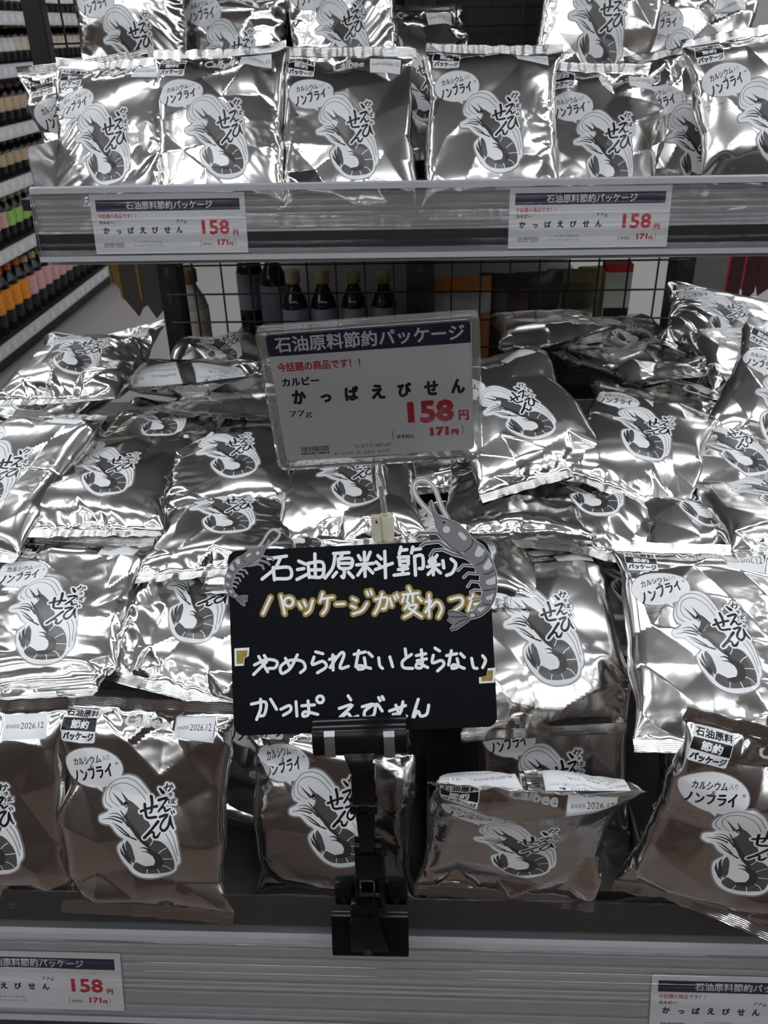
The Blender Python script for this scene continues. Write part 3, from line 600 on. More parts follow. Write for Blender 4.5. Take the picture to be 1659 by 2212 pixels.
# ------------------------------------------------------------------ the bags: (pixel x, pixel y, camera distance, lean, spin, yaw, shape, bend, label)
U, LO = 'silver bags on the upper shelf', 'silver bags heaped on the lower deck'
BAGS = [
 # upper shelf, front row
 (238, 311, 1.06, 36, 4, -14, 3, 0, 'silver shrimp-snack bag at the left end of the upper shelf front row', U),
 (478, 294, 1.045, 32, 1, 0, 8, 0, 'silver shrimp-snack bag second from left in the upper shelf front row', U),
 (752, 294, 1.045, 32, -1, 2, 13, 0, 'silver shrimp-snack bag third from left in the upper shelf front row', U),
 (1062, 284, 1.035, 34, -2, 0, 20, 0, 'silver shrimp-snack bag fourth from left in the upper shelf front row', U),
 (1302, 322, 1.08, 32, -2, -4, 27, 0, 'silver shrimp-snack bag fifth from left, pressed under a tilted bag on the upper shelf', U),
 (1655, 258, 1.01, 30, 10, -4, 34, 0, 'silver shrimp-snack bag at the right end of the upper shelf front row', U),
 (1492, 300, 1.1, 14, 2, 6, 41, 0, 'silver bag squeezed half hidden behind the rightmost upper shelf bag', U),
 (222, 322, 1.13, 14, 6, 10, 4, 0, 'silver bag peeking out behind the leftmost upper shelf bag', U),
 # upper shelf, back
 (288, 92, 1.21, 12, -2, 2, 9, 0, 'silver bag stood upright behind the first two upper shelf bags', U),
 (505, 120, 1.25, 12, -8, 0, 16, 0, 'silver bag in deep shade behind the second and third upper shelf bags', U),
 (742, 66, 1.21, 14, 3, 0, 21, 0, 'silver bag stood high behind the third upper shelf bag', U),
 (1288, 52, 1.115, 16, -8, -3, 26, 0, 'silver bag tilted on top of the fifth upper shelf bag, its bottom seal showing', U),
 (1478, 140, 1.24, 20, -10, 0, 33, 0, 'silver bag lying dark behind the tilted bag at the right of the upper shelf', U),
 (300, 215, 1.27, 78, 3, 0, 38, 0, 'silver bag lying flat underneath the upright back bag, left of the upper shelf', U),
 (900, 175, 1.27, 10, 4, 8, 40, 0, 'silver bag sliver in the gap between the third and fourth upper shelf bags', U),
 # lower deck, front row standing
 (-28, 1745, 0.8, 16, -2, 4, 2, 0, 'silver bag cut off by the left picture edge in the lower front row', LO),
 (318, 1750, 0.8, 20, -3, 0, 12, 0, 'silver shrimp-snack bag standing upright left of the black clip stand', LO),
 (715, 1740, 0.84, 24, 4, -6, 22, 0, 'silver bag leaning back right behind the black clip stand arm', LO),
 (1118, 1768, 0.745, -14, -4, -3, 26, -5, 'silver bag tipped forward showing its white printed back over the seal', LO),
 (1610, 1790, 0.725, 2, -9, -6, 5, 0, 'big silver bag at the lower right corner with twisted top seal', LO),
 # lower heap, row behind the front row
 (112, 1335, 0.87, 69, -5, 3, 10, 0, 'silver bag lying at the left edge just above the front row', LO),
 (440, 1298, 0.895, 72, -11, -4, 15, 0, 'silver bag lying left of the black board with its bottom seal towards us', LO),
 (770, 1345, 0.89, 71, 3, 0, 19, 0, 'silver bag lying hidden behind the black board', LO),
 (1165, 1365, 0.87, 67, 0, 2, 28, 0, 'silver bag lying right beside the black board with whole shrimp showing', LO),
 (1535, 1385, 0.82, 65, -2, 0, 31, 0, 'silver bag with dented face lying at the right edge above the front row', LO),
 (1350, 1255, 0.97, 83, -3, 0, 36, 0, 'silver bag mostly covered by the two big bags right of the black board', LO),
 (1650, 1235, 0.95, 79, -4, 0, 43, 0, 'silver bag at the right edge whose corner badge shows above the dented bag', LO),
 (170, 1168, 1, 91, -10, 0, 44, 0, 'silver bag lying in the dark gap at the left, seal sloping right', LO),
 # lower heap, middle rows
 (5, 1033, 0.99, 69, 6, -20, 7, 0, 'silver bag with brown reflection cut off by the left edge, mid heap', LO),
 (240, 1038, 1.01, 87, 2, 0, 14, 0, 'silver bag with flat-lying shrimp, left middle of the heap', LO),
 (495, 998, 1.05, 85, 12, 0, 23, 0, 'silver bag lying turned to the right, left below the price sign', LO),
 (760, 1053, 1, 89, 4, 0, 29, 0, 'silver bag lying straight below the price sign stem', LO),
 (1105, 901, 1.04, 68, 16, 4, 30, 0, 'silver bag propped up close right of the price sign with date panel', LO),
 (1385, 948, 1.03, 79, -24, 0, 35, 0, 'silver bag turned clockwise in the right middle of the heap', LO),
 (1570, 978, 1.05, 83, 4, 0, 42, 0, 'silver bag with balloon print lying near the right edge, mid heap', LO),
 (1110, 1073, 1, -86, 6, 0, 45, 0, 'silver bag squashed beneath the propped-up bag right of the price sign', LO),
 (1650, 1088, 0.97, 89, 8, 0, 46, 0, 'silver bag at the right edge below the balloon-print bag', LO),
 # lower heap, back rows
 (180, 785, 1.13, 86, -12, 8, 17, 0, 'silver bag on the top of the heap at the far left', LO),
 (90, 876, 1.18, 94, -4, 0, 18, 0, 'silver bag pressed flat under the far left top bag', LO),
 (392, 812, 1.22, -76, -22, 0, 26, 0, 'silver bag lying upside down with white back label, left of the price sign', LO),
 (530, 856, 1.2, -82, 6, 0, 32, 0, 'silver bag half tucked behind the left side of the price sign', LO),
 (360, 923, 1.13, 93, -6, 0, 37, 0, 'silver bag under the upside-down bag, left rear of the heap', LO),
 (480, 766, 1.4, 90, 4, 0, 39, 0, 'dark silver bag at the very back left beneath the wire mesh', LO),
 (1185, 711, 1.3, -84, 0, 0, 47, 0, 'silver bag on top at the back, just right of the price sign', LO),
 (1380, 781, 1.21, -82, -20, 0, 1, 0, 'silver bag with sloping bottom seal, right rear of the heap', LO),
 (1340, 731, 1.36, 90, 8, 0, 6, 0, 'silver bag wedged behind two others at the right rear of the heap', LO),
 (1560, 696, 1.27, 76, -16, 0, 11, 0, 'silver bag at the top right rear corner of the heap', LO),
 (1620, 761, 1.18, 86, 2, 0, 20, 0, 'silver bag cut off by the right edge just below the top rear bag', LO),
 (1690, 885, 1.07, 48, -20, -10, 27, 0, 'silver bag standing tilted at the right edge, mid height of the heap', LO),
 (1490, 846, 1.16, 92, 6, 0, 16, 0, 'silver bag lying flat between the right rear bags', LO),
 (770, 896, 1.2, 92, 0, 0, 9, 0, 'silver bag lying hidden behind the price sign', LO),
 (850, 771, 1.33, 92, 10, 0, 3, 0, 'silver bag at the back hidden behind the upper edge of the price sign', LO),
 (1590, 1655, 0.91, 18, -4, 0, 4, 0, 'silver bag in shade behind the big lower right corner bag', LO),
 (1190, 1665, 0.905, 14, 3, 0, 13, 0, 'silver bag in shade behind the forward-tipped bag', LO),
 (625, 1655, 0.905, 18, -12, 4, 34, 0, 'silver bag showing a corner below the left part of the black board', LO),
 (60, 1118, 1.06, 89, 14, 0, 41, 0, 'silver bag low in the gap at the left edge, mid heap', LO),
 (650, 1175, 0.97, 91, -4, 0, 40, 0, 'silver bag whose top edge shows above the left of the black board', LO),
 (985, 1180, 0.95, 89, 5, 0, 38, 0, 'silver bag whose top edge shows above the right of the black board', LO),
 (1275, 1085, 1, 93, -14, 0, 33, 0, 'silver bag wedged low between the right middle bags', LO),
 (1475, 1105, 0.98, 93, 10, 0, 26, 0, 'silver bag crushed low beneath the turned bag at the right', LO),
 (620, 948, 1.17, 93, -8, 0, 21, 0, 'silver bag crushed low at the left foot of the price sign', LO),
 (960, 978, 1.14, 93, 8, 0, 2, 0, 'silver bag crushed low at the right foot of the price sign', LO),
 (240, 948, 1.18, 93, 8, 0, 5, 0, 'silver bag pinned between the left middle and left rear bags', LO),
 (1010, 796, 1.36, 94, -6, 0, 10, 0, 'silver bag low at the back, right behind the price sign', LO),
 (660, 796, 1.36, 94, 5, 0, 15, 0, 'silver bag low at the back, left behind the price sign', LO),
 (490, 1125, .97, 92, 6, 0, 17, 0, 'silver bag crushed flat just above the left corner of the black board', LO),
]
PRINTED_BACK = ('white printed back', 'white back label')
for i, (px, py, D, lean, spin, yaw, var, bend, label, grp) in enumerate(BAGS):
    if lean > 60: bend = ((i*5) % 4)*.8            # lying bags sag a little over what is beneath
    make_bag(atD(px, py, D), rot(lean, spin, yaw), var, label, 'print' if any(s in label for s in PRINTED_BACK) else 'plain', bend, grp, i)
# ------------------------------------------------------------------ price cards
CARD_MATS = ['paper', 'navy', 'red', 'black_print']
def bars(x0, y0, x1, y1, seed):
    rng = np.random.default_rng(seed); out = []; x = x0
    while x < x1-.6:
        w = rng.choice([.25, .5, .75])*(x1-x0)/32; out.append(np.array([(x, y0), (x+w, y0), (x+w, y1), (x, y1)])); x += w+rng.choice([.25, .5])*(x1-x0)/28
    return out
def card_layers(w, h, big):
    BOLD = 45.0 if big else 22.0
    def bx(u0, v0, u1, v1): return (-w/2+u0*w, h/2-v1*h, -w/2+u1*w, h/2-v0*h)
    def rect(u0, v0, u1, v1): a, b, c, d = bx(u0, v0, u1, v1); return np.array([(a, b), (c, b), (c, d), (a, d)])
    def spaced(s, u0, v0, u1, v1, bold):
        out = []; n = len(s); cw = (u1-u0)/(n+(n-1)*.85)
        for i, ch in enumerate(s):
            a = u0+i*cw*1.85; k = .28 if ch == 'っ' else 0
            out += TB(ch, *bx(a+k*cw*.5, v0+(v1-v0)*(.42 if ch == 'っ' else 0), a+cw-(k*cw*.3), v1), bold*BOLD, 3)
        return out
    L = []
    if big:
        L += [('un', [rect(.0, .0, 1, .165)], 1), *TB('石油原料節約パッケージ', *bx(.04, .025, .97, .142), BOLD*0.019, 0), *TB('今話題の商品です！！', *bx(.035, .215, .45, .285), BOLD*0.012, 2),
              *TB('カルビー', *bx(.045, .33, .235, .395), BOLD*0.020, 3), *spaced('かっぱえびせん', .085, .425, .965, .54, .04), ('eo', T('77g', *bx(.06, .59, .175, .65), .008), 3),
              *TB('158', *bx(.665, .575, .905, .755), BOLD*0.075, 2), *TB('円', *bx(.925, .665, .98, .755), BOLD*0.040, 2),
              ('eo', T('(', *bx(.578, .79, .586, .885)), 3), *TB('参考税込', *bx(.6, .835, .69, .87), BOLD*0.005, 3), *TB('171', *bx(.775, .79, .873, .87), BOLD*0.050, 2), *TB('円', *bx(.885, .815, .925, .865), BOLD*0.040, 2), ('eo', T(')', *bx(.94, .785, .948, .87)), 3),
              ('un', bars(*bx(.09, .885, .24, .93), 5), 3), *TB('4901330 106676', *bx(.085, .935, .24, .952), BOLD*0.010, 3), ('eo', T('N-18 T-9 16831643', *bx(.38, .893, .565, .923), .008), 3), ('eo', T('R- 12 543  10   g当り 20.5円', *bx(.265, .945, .555, .978), .008), 3)]
    else:
        L += [('un', [rect(.035, .10, .965, .29)], 1), *TB('石油原料節約パッケージ', *bx(.23, .125, .79, .262), BOLD*0.019, 0), *TB('今話題の商品です！！', *bx(.04, .33, .29, .405), BOLD*0.012, 2),
              *TB('カルビー', *bx(.045, .445, .14, .50), BOLD*0.020, 3), ('eo', T('77g', *bx(.545, .44, .615, .505), .008), 3), *spaced('かっぱえびせん', .065, .55, .585, .665, .04),
              *TB('158', *bx(.71, .45, .89, .695), BOLD*0.075, 2), *TB('円', *bx(.91, .615, .945, .715), BOLD*0.040, 2),
              ('eo', T('(', *bx(.69, .78, .697, .90)), 3), *TB('参考税込', *bx(.705, .825, .77, .875), BOLD*0.005, 3), *TB('171', *bx(.805, .775, .875, .88), BOLD*0.050, 2), *TB('円', *bx(.882, .82, .908, .885), BOLD*0.040, 2), ('eo', T(')', *bx(.918, .775, .925, .89)), 3),
              ('un', bars(*bx(.06, .815, .195, .86), 7), 3), *TB('4901330 106676', *bx(.055, .87, .19, .89), BOLD*0.010, 3), ('eo', T('N-18 T-9 16831643', *bx(.295, .785, .44, .815), .008), 3), ('eo', T('R- 12 543 10 g当り 20.5円', *bx(.26, .845, .45, .885), .008), 3)]
    return L
CW, CH = 180.0, 66.0
card_sheet = make_sheet(rrect(-CW/2, -CH/2, CW/2, CH/2, .6, 1), card_layers(CW, CH, False))
card_me = np_mesh('price_card', np.column_stack([card_sheet[0]*.001, np.zeros(len(card_sheet[0]))]), card_sheet[1], [M[k] for k in CARD_MATS], card_sheet[2], smooth=False)
def rail_card(origin, lean, x, label, dy=0.0, spin=0.0):
    R = rot(lean, spin, 0); e = link('price_card', card_me, None)
    mw = Matrix([list(r) for r in R]).to_4x4(); mw.translation = Vector(tuple(origin+np.array([x, 0, 0])+R @ np.array([0, dy, -.0035]))); e.matrix_world = mw
    md = e.modifiers.new('thickness', 'SOLIDIFY'); md.thickness = .0004; md.offset = -1
    tag(e, label, 'price card', 'price cards in the rails')
rail_card(RAIL_U, 8, -.293, 'white price card with red 158 in the upper rail, left')
rail_card(RAIL_U, 8, .188, 'white price card with red 158 in the upper rail, right')
rail_card(RAIL_L, 18, atY(268, 2140, .487)[0]-.09, 'white price card with red 158 in the lower rail, cut off at left', -.008)
rail_card(RAIL_L, 18, atY(1404, 2165, .487)[0]+.09, 'white price card in the lower rail, cut off at the bottom right corner', -.016)

# ------------------------------------------------------------------ clear price sign on a stem
def plane_xy(px, py, C, R):
    d = ray(px, py); n = R[:, 2]; t = ((C-CAM) @ n)/(d @ n); q = CAM+d*t-C; return q @ R[:, 0], q @ R[:, 1]
SC = np.array([-.048, .774, CAM_H-.311]); SR = rot(-3.9, 3.4, 1.3)
sg = empty('price_sign', SC, SR, 'large price sign in a clear acrylic holder standing above the bags', 'price sign')
sheet_object('paper_card', rrect(-96, -69, 97, 70, 5, 4), card_layers(193, 139, True), [M[k] for k in CARD_MATS], sg, .001, 0.0, .0004)
W2, H2 = 105, 77.5
prof = []
for (ox, oy, r_, zz) in ((W2, H2, 9, -.004), (W2, H2, 9, .004), (W2-7, H2-6.5, 5, .0055), (W2-9, H2-8.5, 4, .0032)):
    prof.append(np.column_stack([rrect(-ox, -oy, ox, oy, r_, 5)*.001, np.full(24, zz)]))
V = np.vstack(prof); F = []
for k in range(3): F += [(k*24+i, k*24+(i+1) % 24, (k+1)*24+(i+1) % 24, (k+1)*24+i) for i in range(24)]
link('clear_frame', np_mesh('clear_frame', V, np.array(F), [M['clear_frame']]), sg)
link('front_pane', np_mesh('front_pane', np.array([(-.099, -.072, .003), (.099, -.072, .003), (.099, .072, .003), (-.099, .072, .003)]), np.array([(0, 1, 2, 3)]), [M['pane']]), sg)
MB().box(-.104, .104, -.0765, .0765, -.0046, -.0038).build('back_pane', M['clear_frame'], sg)
sx, sy = plane_xy(818, 1000, SC, SR)
MB().lathe([(.0075, -.036), (.0085, -.03), (.0085, -.006), (.006, -.002), (.006, .004)], 16).build('stem_socket', M['clear_frame'], sg, True).matrix_local = Matrix.Translation((sx, sy, 0)) @ Matrix.Rotation(-math.pi/2, 4, 'X')
stem = MB().tube([(sx, sy-.03, 0), (sx+.002, sy-.09, -.001)], .0032, 10).build('stem', mat('clear_stem', (.75, .75, .74), .08, .0, .8, trans=.85), sg, True)
cp = MB().lathe([(.0085, -.075), (.0085, -.03), (.0075, -.026), (.0082, -.02), (.0082, -.004), (.007, 0)], 14); cl = cp.build('clip_body', M['ivory'], sg, True)
cl.matrix_local = Matrix.Translation((sx+.002, sy-.066, -.001)) @ Matrix.Rotation(-math.pi/2, 4, 'X')
MB().box(-.016, -.006, -.034, .004, .002, .008).build('clip_lever', M['ivory'], sg, bevel=.002).location = (sx+.002, sy-.066, -.001)
MB().lathe([(.0012, 0), (.0012, .002)], 8).build('rivet', M['black_plastic'], sg).location = (sx-.008, sy-.068, .007)
MB().box(-.02, .02, -.11, -.07, -.006, .006).build('clip_base', M['ivory'], sg, bevel=.003).location = (sx+.002, sy-.066, -.001)

# ------------------------------------------------------------------ black hand-lettered board
BC = np.array([-.049, .534, CAM_H-.422]); BR = rot(32.3, 2.9, -.3)
bd = empty('message_board', BC, BR, 'black plastic board with white hand lettering held by the clip stand', 'sign board')
MB().prism(list(map(tuple, rrect(-.105, -.074, .105, .074, .008, 5))), -.002, 0, 'z').build('board_panel', M['board_black'], bd)
def Q(pts, x0=480, y0=1020, s=2.7197): return np.array([plane_xy(x0+p[0]/s, y0+p[1]/s, BC, BR) for p in pts])*1000
ring_ = lambda c, r: [(c[0]+r*math.cos(t), c[1]+r*math.sin(t)) for t in np.linspace(0, 2*math.pi, 11)]
LINE1 = [[(270, 508), (378, 493)], [(345, 500), (310, 565), (235, 628)], [(300, 560), (308, 632)], [(300, 565), (395, 560), (400, 620), (310, 626)],
 [(450, 522), (490, 540)], [(443, 572), (480, 566)], [(440, 630), (500, 600)], [(505, 535), (512, 618)], [(505, 535), (590, 530), (588, 612), (512, 615)], [(545, 480), (548, 612)], [(510, 575), (588, 572)],
 [(655, 478), (745, 472)], [(665, 478), (650, 560), (605, 622)], [(705, 485), (692, 505)], [(682, 510), (760, 508), (755, 560), (690, 562), (683, 510)], [(685, 536), (755, 535)], [(718, 565), (715, 618), (702, 612)], [(672, 588), (650, 615)], [(742, 588), (770, 618)],
 [(800, 490), (815, 515)], [(870, 470), (852, 515)], [(790, 545), (890, 535)], [(835, 470), (840, 612)], [(835, 552), (797, 605)], [(845, 552), (885, 592)], [(915, 490), (935, 510)], [(905, 527), (925, 547)], [(900, 572), (1000, 535)], [(955, 465), (960, 620)],
 [(1050, 440), (1040, 480)], [(1045, 460), (1085, 455)], [(1120, 440), (1112, 475)], [(1120, 455), (1165, 450)], [(1035, 500), (1095, 497)], [(1040, 500), (1045, 545)], [(1042, 524), (1092, 520)], [(1092, 498), (1090, 545), (1045, 548)], [(1065, 548), (1060, 590)], [(1035, 572), (1090, 566)], [(1010, 605), (1095, 595)], [(1130, 495), (1136, 605)], [(1130, 495), (1175, 490), (1180, 560), (1158, 566)],
 [(1232, 498), (1215, 530), (1252, 525)], [(1262, 488), (1225, 545)], [(1205, 556), (1275, 542)], [(1240, 545), (1240, 602)], [(1235, 572), (1210, 600)], [(1255, 567), (1282, 592)], [(1296, 520), (1302, 562)], [(1345, 510), (1372, 540), (1352, 590), (1318, 606)]]
LINE2 = [[(285, 735), (240, 832)], [(345, 725), (368, 832)], ring_((392, 762), 26), [(450, 770), (465, 797)], [(480, 760), (492, 787)], [(532, 755), (516, 810), (490, 832)], [(590, 712), (575, 760)], [(580, 745), (652, 735)], [(620, 745), (612, 800), (590, 832)], [(670, 776), (716, 773)],
 [(765, 742), (788, 755)], [(760, 785), (782, 796)], [(770, 832), (822, 812), (852, 770)], [(850, 703), (858, 722)], [(872, 698), (880, 717)], [(900, 747), (968, 737), (960, 795), (940, 802)], [(940, 713), (918, 790), (895, 832)], [(985, 740), (998, 785)], [(1010, 728), (1018, 747)], [(1026, 718), (1034, 737)],
 [(1095, 678), (1106, 702)], [(1060, 720), (1152, 710)], [(1095, 718), (1085, 762)], [(1118, 716), (1120, 762)], [(1066, 735), (1058, 762)], [(1150, 732), (1172, 757)], [(1097, 768), (1072, 802)], [(1085, 785), (1142, 780), (1112, 825), (1068, 852)], [(1095, 798), (1172, 848)],
 [(1215, 718), (1216, 848)], [(1195, 762), (1226, 755), (1195, 822)], [(1225, 792), (1262, 760), (1290, 800), (1270, 852)], [(1338, 748), (1400, 735), (1412, 772), (1368, 812)], [(1452, 742), (1496, 735)], [(1474, 718), (1445, 812)], [(1480, 775), (1510, 772)], [(1465, 815), (1510, 812)]]
LINE3 = [[(215, 1082), (268, 1172)], [(190, 1132), (262, 1100), (322, 1112), (312, 1148), (275, 1152)], [(262, 1112), (185, 1188)], [(248, 1076), (262, 1098)], [(372, 1093), (402, 1152)], [(442, 1073), (402, 1150), (352, 1182), (345, 1140), (400, 1105), (470, 1110), (488, 1150), (460, 1177)],
 [(550, 1055), (592, 1066)], [(540, 1085), (530, 1130), (590, 1110), (612, 1142), (560, 1178)], [(650, 1073), (652, 1162)], [(630, 1100), (672, 1085), (634, 1147)], [(655, 1112), (700, 1060), (716, 1075), (692, 1150), (742, 1140)],
 [(775, 1070), (842, 1055)], [(802, 1048), (785, 1142)], [(860, 1060), (882, 1082)], [(835, 1090), (840, 1145), (800, 1157), (806, 1135), (872, 1152)], [(920, 1090), (926, 1135), (942, 1152)], [(985, 1085), (1002, 1142)],
 [(1075, 1038), (1081, 1085)], [(1112, 1070), (1060, 1110), (1066, 1147), (1118, 1152)], [(1140, 1077), (1196, 1066)], [(1145, 1107), (1200, 1096)], [(1170, 1043), (1175, 1140), (1140, 1147), (1150, 1122), (1207, 1147)],
 [(1250, 1033), (1277, 1050)], [(1240, 1075), (1235, 1120), (1286, 1105), (1302, 1130), (1265, 1167)], [(1318, 1077), (1377, 1066)], [(1346, 1048), (1330, 1132)], [(1400, 1065), (1422, 1087)], [(1380, 1095), (1386, 1140), (1350, 1152), (1360, 1130), (1422, 1152)], [(1465, 1093), (1476, 1145), (1497, 1152)], [(1530, 1078), (1547, 1105), (1530, 1147)]]
LINE4 = [[(172, 1362), (256, 1350), (250, 1420), (225, 1432)], [(226, 1333), (226, 1390), (203, 1452)], [(285, 1333), (320, 1392)], [(345, 1392), (396, 1370), (402, 1400), (360, 1427)], [(434, 1348), (440, 1432)], [(468, 1372), (542, 1366)], [(505, 1343), (508, 1420), (475, 1432), (486, 1406), (562, 1422)], ring_((576, 1334), 20),
 [(740, 1313), (756, 1337)], [(688, 1387), (766, 1366), (690, 1442), (736, 1416), (762, 1442), (797, 1432)], [(823, 1377), (890, 1361), (840, 1400), (840, 1437), (890, 1427), (906, 1360), (940, 1402)], [(919, 1323), (928, 1342)], [(940, 1318), (949, 1335)], [(983, 1402), (1077, 1370)], [(1062, 1348), (1046, 1412), (1005, 1422)], [(1020, 1368), (1046, 1432), (1083, 1432)], [(1152, 1333), (1120, 1442), (1150, 1402), (1166, 1432), (1202, 1420), (1213, 1368)]]
def ink(name, strokes, w, m, z, extra=()):
    polys = [stroke(Q(p), w, 4 if len(p) > 2 else 1, 5) for p in strokes]+[Q(e) for e in extra]
    return sheet_object(name, None, [('un', polys, 0)], [m], bd, .001, z, 0)
L_BR = [(72, 1035), (160, 1030), (156, 1080), (132, 1092), (128, 1136), (74, 1140)]; R_BR = [(1560, 1152), (1606, 1148), (1600, 1236), (1510, 1241), (1508, 1205), (1552, 1196)]
def shrink(p, k): c = np.mean(p, 0); return [tuple(c+(np.array(q)-c)*k) for q in p]
ink('gold_outline', LINE2, 5.6, M['gold'], .0003)
ink('white_lettering', LINE1, 2.7, M['chalk'], .0006)
ink('white_lettering', LINE2, 2.0, M['chalk'], .0007)
ink('white_lettering', LINE3, 2.45, M['chalk'], .0006)
ink('white_lettering', LINE4, 2.45, M['chalk'], .0006)
ink('quote_mark', [], 1, M['chalk'], .0003, [L_BR]); ink('quote_mark', [], 1, M['chalk'], .0003, [R_BR])
ink('quote_fill', [], 1, M['gold'], .0006, [shrink(L_BR, .74)]); ink('quote_fill', [], 1, M['gold'], .0006, [shrink(R_BR, .72)])

# ------------------------------------------------------------------ paper shrimp cutouts stuck on the board (traced in picture pixels, then laid on the board)
S5 = 5.822
def c5(p): return (870+p[0]/S5, 1000+p[1]/S5)
BODY = [(360, 480), (345, 500), (352, 560), (375, 640), (405, 720), (415, 800), (450, 870), (520, 970), (620, 1060), (720, 1110), (770, 1130), (790, 1200), (900, 1280), (925, 1370), (975, 1420), (965, 1530), (1010, 1600), (985, 1690), (990, 1750), (930, 1800), (890, 1860), (830, 1880), (800, 1930), (835, 1960), (930, 1940), (1000, 1910), (1080, 1840), (1140, 1740), (1170, 1640), (1180, 1500), (1165, 1370), (1130, 1250), (1080, 1150), (1000, 1040), (880, 960), (790, 850), (690, 760), (560, 710), (450, 670), (400, 610), (375, 540)]
FANP = [(835, 1950), (780, 1910), (690, 1870), (590, 1855), (575, 1890), (600, 1930), (565, 1975), (620, 2010), (640, 2040), (598, 2085), (612, 2105), (680, 2085), (760, 2030), (825, 1985)]
ANT = [(370, 655), (260, 540), (170, 420), (135, 320), (165, 240), (250, 215), (340, 250), (410, 340), (450, 450), (490, 560), (560, 690)]
LEGS = [([(720, 1130), (590, 1040), (430, 880), (200, 880), (165, 925)], 34), ([(760, 1160), (600, 1090), (450, 990), (280, 1010), (230, 1045)], 34), ([(800, 1190), (640, 1150), (500, 1090), (390, 1100), (345, 1170)], 32), ([(890, 1295), (760, 1285), (695, 1350)], 28), ([(930, 1395), (820, 1385), (765, 1440)], 26), ([(960, 1500), (860, 1490), (815, 1555)], 26), ([(990, 1605), (900, 1595), (850, 1625)], 24), ([(985, 1700), (910, 1695), (880, 1715)], 22)]
RINGS = [[(880, 965), (860, 1050), (770, 1120)], [(1060, 1160), (1010, 1240), (930, 1280)], [(1140, 1350), (1080, 1390), (1020, 1395)], [(1160, 1580), (1080, 1600), (1015, 1600)], [(1090, 1780), (1040, 1780), (1010, 1765)], [(930, 1935), (905, 1890)], [(800, 1930), (700, 1935), (600, 1935)], [(800, 1960), (720, 1990), (660, 2030)]]
SPOTS = [circle((548, 838), 45, 44, 14), np.array([(695, 880), (730, 865), (805, 930), (795, 970), (765, 975), (700, 910)]), np.array([(950, 1035), (1030, 1105), (1000, 1160), (945, 1185), (905, 1160), (910, 1120)]), np.array([(1080, 1195), (1130, 1290), (1080, 1340), (1030, 1350), (1005, 1310)]), np.array([(1165, 1420), (1165, 1515), (1100, 1535), (1045, 1520), (1045, 1480)]), np.array([(1145, 1640), (1115, 1720), (1050, 1720), (1045, 1685)]), np.array([(1045, 1810), (985, 1870), (940, 1855), (945, 1820)]), np.array([(905, 1895), (905, 1925), (850, 1935), (845, 1905)])]
def cutout(name, xf, label, z):
    e = empty(name, BC, BR, label, 'paper cutout', 'paper shrimps on the board')
    def m(pts): return np.array([plane_xy(*xf(c5(p)), BC, BR) for p in pts])*1000
    k = np.linalg.norm(m([(0, 0)])-m([(100, 0)]))/100
    def st(p, w, n=3): return stroke(m(p), w*k, n, 3)
    body = m(smooth_line(BODY+BODY[:1], 2)[:-1]); fan = m(FANP)
    edge = [st(ANT, 62), st(BODY+BODY[:1], 26, 1), body, fan, st(FANP+FANP[:1], 22, 1)]+[st(p, w+14, 1) for p, w in LEGS]
    lay = [('un', edge, 0), ('un', [st(ANT, 46)], 2), ('un', [st(ANT, 30)], 0), ('un', [st(BODY+BODY[:1], 10, 1), body, st(FANP+FANP[:1], 10, 1), fan], 2),
           ('un', [m(shrink(list(map(tuple, smooth_line(BODY+BODY[:1], 2)[:-1])), .985))], 1), ('un', [m(shrink(FANP, .9))], 1), ('un', [st(p, w-4, 1) for p, w in LEGS], 1), ('un', [st(p, (w-4)*.3, 1) for p, w in LEGS], 2),
           ('un', [st(p, 16) for p in RINGS], 2), ('un', [m(s) for s in SPOTS], 3), ('un', [m(circle((522, 750), 30, 30, 14))], 3), ('un', [m(circle((520, 750), 25, 25, 14))], 4)]
    sheet_object('printed_shape', None, lay, [M['grey4'], M['grey1'], M['grey2'], M['grey3'], M['black_print']], e, .001, z, .0004)
cutout('paper_shrimp', lambda p: p, 'large grey paper shrimp cutout stuck on the right edge of the black board', .0016)
def small(p):        # the mirrored little one: eye at (562,1187), tail at (530,1309)
    dx, dy = p[0]-959, p[1]-1128; dx = -dx; a = math.radians(11.3); s = .54
    return (562+s*(dx*math.cos(a)-dy*math.sin(a)), 1187+s*(dx*math.sin(a)+dy*math.cos(a)))
cutout('paper_shrimp', small, 'small grey paper shrimp cutout stuck on the upper left corner of the black board', .0016)

# ------------------------------------------------------------------ black clip stand
KC = np.array([-.047, .487, CAM_H-.60]); KR = rot(2, .6, 0)
ks_ = empty('clip_stand', KC, KR, 'black jointed clip stand clamped to the clear guard, holding the board', 'clip stand')
def kb(x0, y0, x1, y1, C=KC, R=KR):
    a = plane_xy(640+x0/4.175, 1530+y0/4.175, C, R); b = plane_xy(640+x1/4.175, 1530+y1/4.175, C, R)
    return min(a[0], b[0]), max(a[0], b[0]), min(a[1], b[1]), max(a[1], b[1])
def toK(o, C, R):   # parts laid out in another frame, parented to the stand
    mk = Matrix([list(r) for r in KR]).to_4x4(); mk.translation = Vector(tuple(KC)); mo = Matrix([list(r) for r in R]).to_4x4(); mo.translation = Vector(tuple(C)); o.matrix_local = mk.inverted() @ mo; return o
jx0, jx1, jy0, jy1 = kb(148, 92, 1008, 392, BC, BR)
pr = [(jy1, -.003), (jy1+.001, .004), (jy1-.004, .0085), (jy1-.012, .010), (jy0+.002, .008), (jy0, .005), (jy0, -.006), (jy1-.01, -.010), (jy1, -.008)]
jaw = toK(MB().prism(pr, jx0, jx1).build('upper_jaw', M['black_plastic'], ks_, True, .0012), BC, BR)
